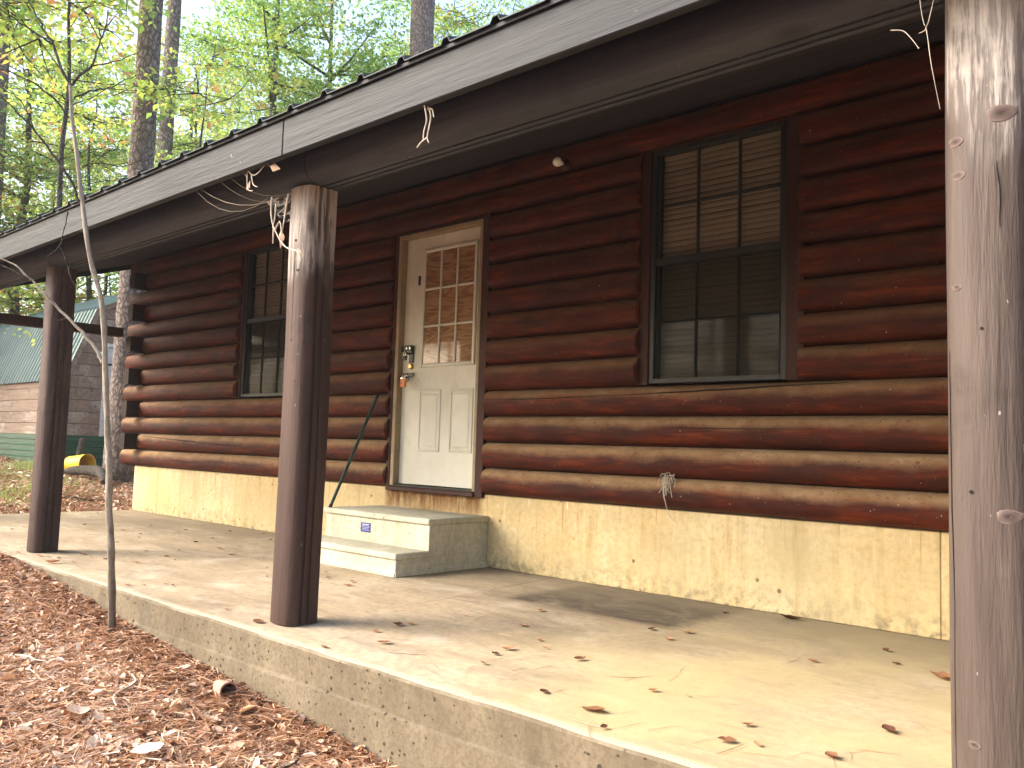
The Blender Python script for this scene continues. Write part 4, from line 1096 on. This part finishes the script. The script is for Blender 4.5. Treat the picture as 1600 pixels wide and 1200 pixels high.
for deg, dist, v, sc, lb in near:
    x, y = polar(deg, dist); put_tree(x, y, v, sc, tr_rnd.uniform(0, 6.28), lb, None)
GR = 'leafy trees in the woods behind the cabin roof'
rows = []
NTH = ['first', 'second', 'third', 'fourth', 'fifth', 'sixth', 'seventh', 'eighth', 'ninth', 'tenth', 'eleventh', 'twelfth', 'thirteenth', 'fourteenth', 'fifteenth', 'sixteenth', 'seventeenth', 'eighteenth', 'nineteenth', 'twentieth', 'twenty-first', 'twenty-second']
KIND = {0: 'slender light green', 1: 'broad dark green', 2: 'yellow-green', 3: 'tall deep green'}
for deg in np.arange(28, 92, 3.4):
    for ring, (d0, d1) in enumerate(((24, 29), (33, 44))):
        a = deg + tr_rnd.uniform(-1.6, 1.6); d = tr_rnd.uniform(d0, d1)
        x, y = polar(a, d)
        if y < 9 and x > -12: continue
        if -21.5 < x < -14 and -.5 < y < 5.5: continue
        v = tr_rnd.choice((1, 2, 3, 0)) if ring == 0 else tr_rnd.choice((1, 3, 2))
        rows.append((ring, a, x, y, v, tr_rnd.uniform(.9, 1.2), tr_rnd.uniform(0, 6.28)))
for ring in (0, 1):
    for k, (_, a, x, y, v, sc, ro) in enumerate(sorted((r for r in rows if r[0] == ring), key=lambda r: -r[1])):
        put_tree(x, y, v, sc, ro, '%s tree, %s from left in the %s row behind the roof' % (KIND[v], NTH[min(k, 21)], ('nearer', 'farther')[ring]), GR)
for k in range(17):
    a = 100 + k * 10.5; d = 25 + 7 * ((k * 7) % 5) / 4
    x, y = CX - math.sin(R(a)) * d * (1 if a < 180 else 1), CY + math.cos(R(a)) * d
    put_tree(x, y, (1, 3, 2, 1)[k % 4], .95 + .05 * (k % 3), k * 1.7, 'leafy green tree across the clearing that the porch faces', 'trees across the clearing')

# pines: tall bare trunks with plated bark
def pine(path, radii, label, flare=True, group=None, name='pine_tree', mat='pine'):
    path = [Vector(p) for p in path]; e = empty(name, path[0], label, 'tree', group)
    ps = smoothpath(path, 8); n = len(ps); rr = np.interp(np.linspace(0, 1, n), np.linspace(0, 1, len(radii)), radii)
    bm = BM(); tube(bm, ps, list(rr), 22, .045)
    build('trunk', bm, mat, e, angle=80)
    # sparse crown of needles high up
    top = ps[-1]; C = []; rd = random.Random(len(label)); bmb = BM()
    for k in range(16):
        a = rd.uniform(0, 6.28); b = top - Vector((0, 0, rd.uniform(0, 5))); q = b + Vector((math.cos(a), math.sin(a), .25)) * rd.uniform(1.2, 3)
        tube(bmb, [b, b.lerp(q, .5) + Vector((0, 0, -.1)), q], [.05, .03, .012], 5); C += [tuple(q), tuple(b.lerp(q, .6))]
    build('limbs', bmb, mat, e)
    me = foliage_mesh('crown', [tuple(Vector(c) - wloc(e)) for c in C], [.9] * len(C), [260] * len(C), .14, .5, 5)
    c = bpy.data.objects.new('crown', me); COL.objects.link(c); c.parent = e
    return e
g0 = gz(-13.25, 1.05)
pine([(-13.25, 1.10, g0 - .1), (-13.19, 1.07, 1.3), (-13.12, 1.04, 2.4), (-12.95, .98, 3.6), (-12.74, .90, 4.7), (-12.62, .84, 6.2), (-12.5, .8, 9), (-12.3, .8, 13), (-12.2, .7, 18)],
     [.27, .21, .195, .185, .18, .17, .15, .13, .06], 'large grey-brown pine trunk rising behind the log ends at the cabin corner')
pine([(-18.3, 3.75, gz(-18.3, 3.75) - .1), (-18.32, 3.8, 5), (-18.3, 3.8, 10), (-18.2, 3.8, 19)], [.22, .165, .15, .05], 'slimmer pine trunk just right of the large pine, seen above the eave')
pine([(-16.3, 9.3, gz(-16, 9) - .1), (-16.3, 9.35, 8), (-16.25, 9.3, 13), (-16.2, 9.3, 22)], [.36, .32, .29, .1], 'thick pale pine trunk standing above the middle of the roof edge')
pine([(-21.8, 1.5, gz(-21, 1.5) - .1), (-21.9, 1.5, 6), (-22.0, 1.47, 11), (-22, 1.5, 20)], [.26, .22, .2, .07], 'dark pine trunk cut by the top left corner of the view')
pine([(-19.1, 6.9, gz(-19, 7) - .1), (-19.25, 6.95, 4), (-19.15, 6.92, 8), (-19.2, 6.9, 14)], [.13, .11, .09, .03], 'slender grey hardwood trunk above the roof between the pines', name='hardwood_tree', mat='bark')
pine([(-19.7, 8.9, gz(-19.7, 8.9) - .1), (-19.6, 8.95, 7), (-19.7, 8.9, 14)], [.11, .09, .03], 'thin grey stem above the roof left of the thick pale pine', name='hardwood_tree', mat='bark')
# surface root / fallen limb at the foot of the big pine
build_bm = tube(BM(), smoothpath([(-13.9, .55, .31), (-13.6, .63, .34), (-13.2, .72, .35), (-12.8, .66, .30), (-12.5, .55, .22)], 4), [.035, .05, .06, .065, .07, .075, .075, .08, .085, .08, .07, .07, .06, .06, .05, .05, .03], 10, .12)
tag(build('fallen_limb', build_bm, 'bark', None, angle=70), 'grey fallen limb lying at the foot of the large pine beside the bucket', 'log')
build_bm = tube(BM(), smoothpath([(-14.6, 1.0, .28), (-14.62, 1.02, .55), (-14.6, 1.05, .82)], 3), .05, 8, .1)
tag(build('fence_stub', build_bm, 'bark', None), 'short grey wooden stake upright at the green skirt near the bucket', 'stake')

# ------------------------------------------------------------------ foreground sapling (leafless, at the slab edge)
sp = empty('sapling', (-4.723, -2.555, -.17), 'thin leafless grey sapling growing at the slab edge between the two left posts', 'sapling')
main = [(-4.723, -2.555, -.22), (-4.722, -2.575, 0.05), (-4.712, -2.60, .30), (-4.719, -2.618, .461), (-4.700, -2.64, .70), (-4.712, -2.649, .82), (-4.714, -2.682, 1.144), (-4.716, -2.725, 1.553), (-4.759, -2.792, 1.824), (-4.781, -2.844, 2.13), (-4.79, -2.88, 2.35), (-4.809, -2.915, 2.572), (-4.809, -2.933, 2.743)]
def _r(n, a, b): return [a + (b - a) * k / (n - 1) for k in range(n)]
ps = smoothpath(main, 4); build('trunk', tube(BM(), ps, [.021 * (1 - .62 * k / len(ps)) * (1 + .10 * math.sin(k * 1.9)) for k in range(len(ps))], 10, .07), 'sapling', sp)
def br(pts, r, ep=None):
    ps = smoothpath(pts, 4); n = len(ps)
    return build('branch', tube(BM(), [p + Vector((random.uniform(-.004, .004), random.uniform(-.004, .004), random.uniform(-.004, .004))) for p in ps], [max(.0022, r * (1 - .7 * k / n)) for k in range(n)], 6, .08), 'bark' if r < .0095 else 'sapling', sp)
br([(-4.804, -2.928, 2.733), (-4.77, -2.902, 2.785), (-4.718, -2.86, 2.842), (-4.703, -2.854, 2.918), (-4.662, -2.829, 3.039), (-4.647, -2.825, 3.142)], 0.009)
br([(-4.718, -2.86, 2.842), (-4.667, -2.814, 2.851), (-4.603, -2.758, 2.881), (-4.539, -2.703, 2.918)], 0.005)
br([(-4.804, -2.928, 2.733), (-4.84, -2.968, 2.81), (-4.869, -3.009, 2.945), (-4.903, -3.046, 3.012), (-4.931, -3.081, 3.096), (-4.985, -3.144, 3.23)], 0.009)
br([(-4.879, -3.019, 2.951), (-4.848, -3.093, 2.959), (-4.84, -3.19, 2.987), (-4.829, -3.285, 3.013), (-4.816, -3.376, 3.021)], 0.0055)
br([(-4.799, -2.915, 2.665), (-4.786, -2.841, 2.722), (-4.759, -2.753, 2.762), (-4.756, -2.688, 2.82), (-4.745, -2.616, 2.882)], 0.006)
br([(-4.658, -2.792, 2.722), (-4.583, -2.722, 2.715), (-4.507, -2.652, 2.705)], 0.003)
br([(-4.819, -2.923, 2.555), (-4.797, -2.993, 2.614), (-4.802, -3.089, 2.67), (-4.807, -3.181, 2.697), (-4.833, -3.292, 2.713)], 0.006)
br([(-4.794, -2.854, 2.112), (-4.793, -2.897, 2.206), (-4.842, -2.991, 2.354), (-4.875, -3.066, 2.454), (-4.907, -3.138, 2.533), (-4.951, -3.22, 2.614), (-4.971, -3.277, 2.658)], 0.008)
br([(-4.963, -3.048, 2.497), (-4.99, -3.084, 2.599), (-5.038, -3.137, 2.682), (-5.1, -3.199, 2.73)], 0.004)
br([(-4.776, -2.857, 2.294), (-4.763, -2.808, 2.329), (-4.743, -2.749, 2.337), (-4.709, -2.677, 2.336), (-4.674, -2.608, 2.376), (-4.637, -2.539, 2.431)], 0.005)
br([(-4.724, -2.702, 1.252), (-4.756, -2.728, 1.331), (-4.837, -2.803, 1.448), (-4.932, -2.89, 1.562), (-5.026, -2.979, 1.69), (-5.097, -3.04, 1.768), (-5.206, -3.136, 1.835)], 0.01)
br([(-4.99, -2.99, 1.684), (-5.064, -3.064, 1.736), (-5.164, -3.161, 1.789)], 0.005)
br([(-4.836, -2.887, 2.059), (-4.85, -2.893, 1.991), (-4.879, -2.907, 1.87), (-4.923, -2.943, 1.817)], 0.004)
br([(-4.879, -2.907, 1.87), (-4.86, -2.885, 1.82), (-4.842, -2.86, 1.735), (-4.819, -2.831, 1.658)], 0.003)
br([(-4.905, -2.899, 1.558), (-4.929, -2.925, 1.595)], 0.003)
br([(-4.856, -2.848, 1.489), (-4.895, -2.882, 1.477)], 0.003)

# ------------------------------------------------------------------ fallen leaves and needles
def leaf_mesh_single(seed, curl=.35, lobes=False):
    rd = random.Random(seed); bm = BM(); n = 7
    L = []; Rr = []; Cc = []
    for k in range(n):
        t = k / (n - 1); w = .32 * math.sin(math.pi * min(1, t * .95 + .03)) ** .8 * (1 + (.35 * math.sin(t * 19) if lobes else rd.uniform(-.12, .12)))
        z = curl * (t - .5) ** 2 + rd.uniform(-.02, .02)
        Cc.append(bm.verts.new((t - .5, 0, z * 1.0)))
        L.append(bm.verts.new((t - .5, w, z + curl * w * rd.uniform(.5, 1.3)))); Rr.append(bm.verts.new((t - .5, -w, z + curl * w * rd.uniform(.3, 1.2))))
    for k in range(n - 1):
        bm.faces.new((Cc[k], Cc[k + 1], L[k + 1], L[k])); bm.faces.new((Rr[k], Rr[k + 1], Cc[k + 1], Cc[k]))
    mz = min(v.co.z for v in bm.verts)
    for v in bm.verts: v.co.z -= mz
    me = bpy.data.meshes.new('fallen_leaf')
    for f in bm.faces: f.smooth = True
    bm.to_mesh(me); bm.free()
    at = me.attributes.new('shade', 'FLOAT', 'POINT'); at.data.foreach_set('value', np.full(len(me.vertices), rd.uniform(.0, .34), np.float32))
    me.materials.append(MAT['dry_leaf']); return me
LM = [leaf_mesh_single(k, .3 + .1 * (k % 4), k % 3 == 0) for k in range(10)]
def fallen(x, y, s, m, rot, label, group=None, name='fallen_leaf'):
    o = link_obj(name, LM[m], None, (x, y, .004)); o.scale = (s, s, s); o.rotation_euler = (random.uniform(-.1, .1), random.uniform(-.1, .1), rot)
    return tag(o, label, 'leaf', group)
G1 = 'dry leaves scattered over the porch slab'
special = [(-1.77, -2.22, .085, 0, .3, 'dark red crumpled leaf on the slab near the front edge, the largest there'),
 (-2.55, -1.79, .065, 1, 1.2, 'reddish oval leaf lying alone at the middle of the porch slab'),
 (-3.23, -1.84, .075, 2, 2.2, 'pinkish curled leaf on the slab right of the middle post foot'),
 (-3.70, -2.31, .07, 4, .1, 'orange leaf at the very foot of the middle post'),
 (-6.23, -2.33, .09, 3, 1.1, 'dark curled leaf at the slab edge right of the left post'),
 (-1.07, -.81, .12, 6, .2, 'brown crumpled leaf against the left side of the right-hand post'),
 (-2.05, -.10, .13, 5, 2.9, 'long dark rotten leaf near the yellow foundation wall'),
 (-1.64, -2.34, .035, 7, 1.6, 'tiny triangular red leaf chip below the large dark red leaf')]
for a in special: fallen(*a[:5], a[5])
others = [(-3.05,-1.0),(-2.45,-2.05),(-3.18,-2.01),(-2.02,-2.18),(-1.77,-1.86),(-1.65,-1.82),(-1.56,-.95),(-1.3,-.7),(-1.42,-.48),(-1.31,-2.16),(-1.23,-2.12),(-1.03,-2.06),(-2.22,-.86),(-2.35,-.25),(-3.08,-2.37),(-5.08,-2.33),(-4.93,-2.13),(-5.96,-1.16),(-6.5,-1.57)]
lr = random.Random(3)
for k in range(85):
    others.append((lr.uniform(-10.1, -4.3), -2.35 + 2.2 * lr.random()) if k < 62 else (lr.uniform(-4.2, 1.2), lr.uniform(-2.4, -.15)))
for k, (x, y) in enumerate(others):
    if -5.7 < x < -4.35 and y > -.95: continue
    fallen(x, y, lr.uniform(.025, .065), lr.randrange(10), lr.uniform(0, 6.28), 'small dry brown leaf lying on the concrete porch slab', G1)
# needles and twiglets on the slab
def needle_mesh(seed):
    rd = random.Random(seed); bm = BM(); b = rd.uniform(-.12, .12)
    tube(bm, [(-.5, 0, .004), (-.15, b * .7, .010), (.2, b, .012), (.5, b * .3, .006)], [.006, .008, .007, .003], 4)
    me = bpy.data.meshes.new('pine_needle'); bm.to_mesh(me); bm.free()
    at = me.attributes.new('shade', 'FLOAT', 'POINT'); at.data.foreach_set('value', np.full(len(me.vertices), rd.uniform(0, .5), np.float32))
    me.materials.append(MAT['dry_leaf']); return me
NM = [needle_mesh(k) for k in range(5)]
spots = [(-2.0,-2.1),(-1.95,-2.05),(-1.6,-2.25),(-1.5,-2.2),(-1.35,-2.2),(-1.4,-2.28),(-1.0,-1.95),(-.95,-1.9),(-1.1,-2.1),(-2.25,-2.15),(-2.3,-2.0),(-1.9,-1.75),(-1.2,-1.9),(-4.4,-2.15),(-4.3,-2.2),(-4.5,-2.1),(-3.3,-1.2),(-3.1,-1.4)]
for k in range(60): spots.append((lr.uniform(-2.6, -.7), lr.uniform(-2.4, -1.5)) if k % 2 else (lr.uniform(-7, -1), lr.uniform(-2.4, -.3)))
for (x, y) in spots:
    if -5.7 < x < -4.35 and y > -.95: continue
    o = link_obj('pine_needle', NM[lr.randrange(5)], None, (x, y, .002)); s = lr.uniform(.07, .17); o.scale = (s, s, s * .8); o.rotation_euler = (0, 0, lr.uniform(0, 3.14))
    tag(o, 'thin brown pine needle lying on the concrete porch slab', 'pine needle', 'pine needles scattered over the porch slab')

def litter(name, n_leaf, n_need, sampler, ls, nls, seed, lift=.05):
    rg = np.random.default_rng(seed)
    X, Y = sampler(rg, n_leaf + n_need); 
    Z = np.array([gz(a, b) for a, b in zip(X, Y)])
    Vs, Fs, Sh = [], [], []
    n = n_leaf; sz = np.minimum(ls * rg.lognormal(0, .42, n), .085); az = rg.uniform(0, 2 * np.pi, n)
    ti = rg.normal(0, .38, n); ro = rg.normal(0, .5, n)
    P = np.stack([X[:n], Y[:n], Z[:n] + rg.uniform(.0, lift, n)], 1)
    f = np.stack([np.cos(az) * np.cos(ti), np.sin(az) * np.cos(ti), np.sin(ti)], 1); s0 = np.stack([-np.sin(az), np.cos(az), 0 * az], 1)
    u0 = np.cross(f, s0); s = s0 * np.cos(ro)[:, None] + u0 * np.sin(ro)[:, None]; u = np.cross(f, s)
    w = rg.uniform(.09, .30, n); cu = rg.uniform(-.1, .28, n)
    T = [(-.5, 0, 0), (-.15, 1, 1), (-.1, 0, 0), (-.15, -1, 1), (.22, .8, 1), (.25, 0, .2), (.22, -.8, 1), (.5, 0, .8)]
    V = np.stack([P + sz[:, None] * (a * f + (b * w)[:, None] * s + (c * cu)[:, None] * u) for a, b, c in T], 1).reshape(-1, 3)
    base = (np.arange(n) * 8)[:, None]
    F = np.concatenate([base + np.array(t)[None] for t in ((0, 2, 1), (0, 3, 2), (1, 2, 5), (1, 5, 4), (3, 5, 2), (3, 6, 5), (4, 5, 7), (5, 6, 7))], 0)
    patch = .14 * np.sin(X[:n] * 3.1 + Y[:n] * 2.3) * np.sin(Y[:n] * 4.3 - X[:n]); sh = np.repeat(np.clip(rg.beta(1.7, 1.6, n) + patch - .18 * np.exp(-np.abs(Y[:n] + 2.5) * 7) * (X[:n] > -6), 0, 1), 8); Vs.append(V); Fs.append(F); Sh.append(sh)
    m = n_need; az = rg.uniform(0, 2 * np.pi, m); l = nls * rg.uniform(.5, 1.2, m); P = np.stack([X[n:], Y[n:], Z[n:] + rg.uniform(.004, lift * 1.1, m)], 1)
    ti = rg.normal(0, .16, m); f = np.stack([np.cos(az), np.sin(az), ti], 1); s = np.stack([-np.sin(az), np.cos(az), rg.normal(0, .4, m)], 1) * .0017; b = rg.normal(0, .08, m)
    V = np.stack([P - f * (l / 2)[:, None] - s, P - f * (l / 2)[:, None] + s, P + s * (1 + 20 * b[:, None]) + s, P + s * (1 + 20 * b[:, None]) - s, P + f * (l / 2)[:, None]], 1).reshape(-1, 3)
    base = (np.arange(m) * 5)[:, None] + len(Vs[0])
    F2 = np.concatenate([base + np.array(t)[None] for t in ((0, 3, 1), (1, 3, 2), (2, 3, 4))], 0)
    Vs.append(V); Fs.append(F2); Sh.append(np.repeat(rg.uniform(.15, .8, m), 5))
    V = np.concatenate(Vs); F = np.concatenate(Fs); S = np.concatenate(Sh)
    me = bpy.data.meshes.new(name); me.vertices.add(len(V)); me.vertices.foreach_set('co', V.astype(np.float32).ravel())
    me.loops.add(F.size); me.loops.foreach_set('vertex_index', F.astype(np.int32).ravel())
    me.polygons.add(len(F)); me.polygons.foreach_set('loop_start', (np.arange(len(F)) * 3).astype(np.int32)); me.polygons.foreach_set('loop_total', np.full(len(F), 3, np.int32))
    at = me.attributes.new('shade', 'FLOAT', 'POINT'); at.data.foreach_set('value', S.astype(np.float32))
    me.update(); me.validate(); me.materials.append(MAT['dry_leaf'])
    return tag(link_obj(name, me), kind='stuff')
for (x, y, s_, m, lb) in ((-3.22, -3.05, .12, 0, 'large pale bleached leaf in the litter near the bottom edge of the view'), (-3.75, -3.10, .10, 3, 'pinkish broad leaf in the litter left of the bleached one'), (-3.3, -2.75, .09, 6, 'orange oval leaf in the litter near the slab foot')):
    o = link_obj('fallen_leaf', LM[m].copy(), None, (x, y, gz(x, y) + .045)); o.scale = (s_, s_ * 1.3, s_); o.rotation_euler = (random.uniform(-.3, .3), random.uniform(-.3, .3), random.uniform(0, 6))
    at = o.data.attributes['shade']; at.data.foreach_set('value', np.full(len(o.data.vertices), {0: 1.0, 3: .78, 6: .62}[m], np.float32)); tag(o, lb, 'leaf')
for k, (x, y, l, a, lb) in enumerate(((-3.9, -2.85, .55, -.5, 'long thin pale twig in the litter in front of the middle post'), (-4.6, -3.0, .22, .3, 'short whitish stick in the litter left of the long twig'), (-5.0, -3.3, .30, 1.0, 'dark stick in the litter near the left edge of the view'), (-2.75, -2.75, .28, 2.2, 'bent brown twig in the litter near the slab foot on the right'))):
    d = Vector((math.cos(a), math.sin(a), 0)) * l / 2; q = Vector((-d.y, d.x, 0)) * .16; c0 = Vector((x, y, gz(x, y) + .045))
    tw = tube(BM(), smoothpath([c0 - d, c0 - d * .3 + q, c0 + d * .4 - q * .5, c0 + d], 4), [.0055, .0055, .005, .005, .006, .0045, .0045, .004, .0045, .004, .0035, .003, .002], 6, .15)
    tag(build('twig', tw, 'strand' if k < 2 else 'bark', None), lb, 'twig')
def s_near(rg, n):
    x = rg.uniform(-8.5, -1.2, n); t = rg.random(n) ** 1.25; y = -2.47 - t * 2.1
    return x, y
litter('leaf_litter', 46000, 85000, s_near, .036, .13, 1, .035)
def s_edge(rg, n):
    x = rg.uniform(-7, -1.4, n); return x, -2.46 - np.abs(rg.normal(0, .10, n))
litter('leaf_litter', 7000, 14000, s_edge, .040, .13, 2, .06)
def s_far(rg, n):
    x = -10.36 - rg.random(n) * 8; y = rg.uniform(-3.5, 5, n); k = (x < -15.3) & (y > 1.0); y[k] -= 2.6
    return x, y
litter('leaf_litter', 22000, 12000, s_far, .055, .15, 3, .04)
def s_mid(rg, n): return rg.uniform(-14, -8.4, n), -2.47 - rg.random(n) * 3
litter('leaf_litter', 9000, 6000, s_mid, .05, .14, 4, .04)
# thin grass between the slab and the shed
def grass():
    rg = np.random.default_rng(9); n = 9000
    cx = rg.choice([-11.6, -12.4, -13.2, -14.2, -14.9, -12.9, -15.1], n); cy = np.select([cx == -11.6, cx == -12.4, cx == -13.2, cx == -14.2, cx == -14.9, cx == -12.9], [-1.0, -.6, .1, -.3, .75, -1.2], .8)
    x = cx + rg.normal(0, .38, n); y = np.minimum(cy + rg.normal(0, .33, n), .97); x = np.minimum(x, -10.5)
    h = rg.uniform(.02, .07, n) * (1 + 1.8 * (cx < -14.5)); az = rg.uniform(0, 6.28, n)
    z = np.array([gz(a, b) for a, b in zip(x, y)]); P = np.stack([x, y, z], 1)
    s = np.stack([np.cos(az), np.sin(az), 0 * az], 1) * .004; ln = np.stack([-np.sin(az), np.cos(az), 0 * az], 1) * (h * rg.uniform(.1, .7, n))[:, None]; up = np.stack([0 * h, 0 * h, h], 1)
    V = np.stack([P - s, P + s, P + ln + up], 1).reshape(-1, 3); F = np.arange(n * 3).reshape(-1, 3)
    me = bpy.data.meshes.new('grass'); me.vertices.add(len(V)); me.vertices.foreach_set('co', V.astype(np.float32).ravel())
    me.loops.add(F.size); me.loops.foreach_set('vertex_index', F.astype(np.int32).ravel())
    me.polygons.add(n); me.polygons.foreach_set('loop_start', (np.arange(n) * 3).astype(np.int32)); me.polygons.foreach_set('loop_total', np.full(n, 3, np.int32))
    at = me.attributes.new('shade', 'FLOAT', 'POINT'); at.data.foreach_set('value', np.repeat(rg.random(n), 3).astype(np.float32))
    me.update(); me.materials.append(MAT['grass']); tag(link_obj('grass', me), kind='stuff')
grass()
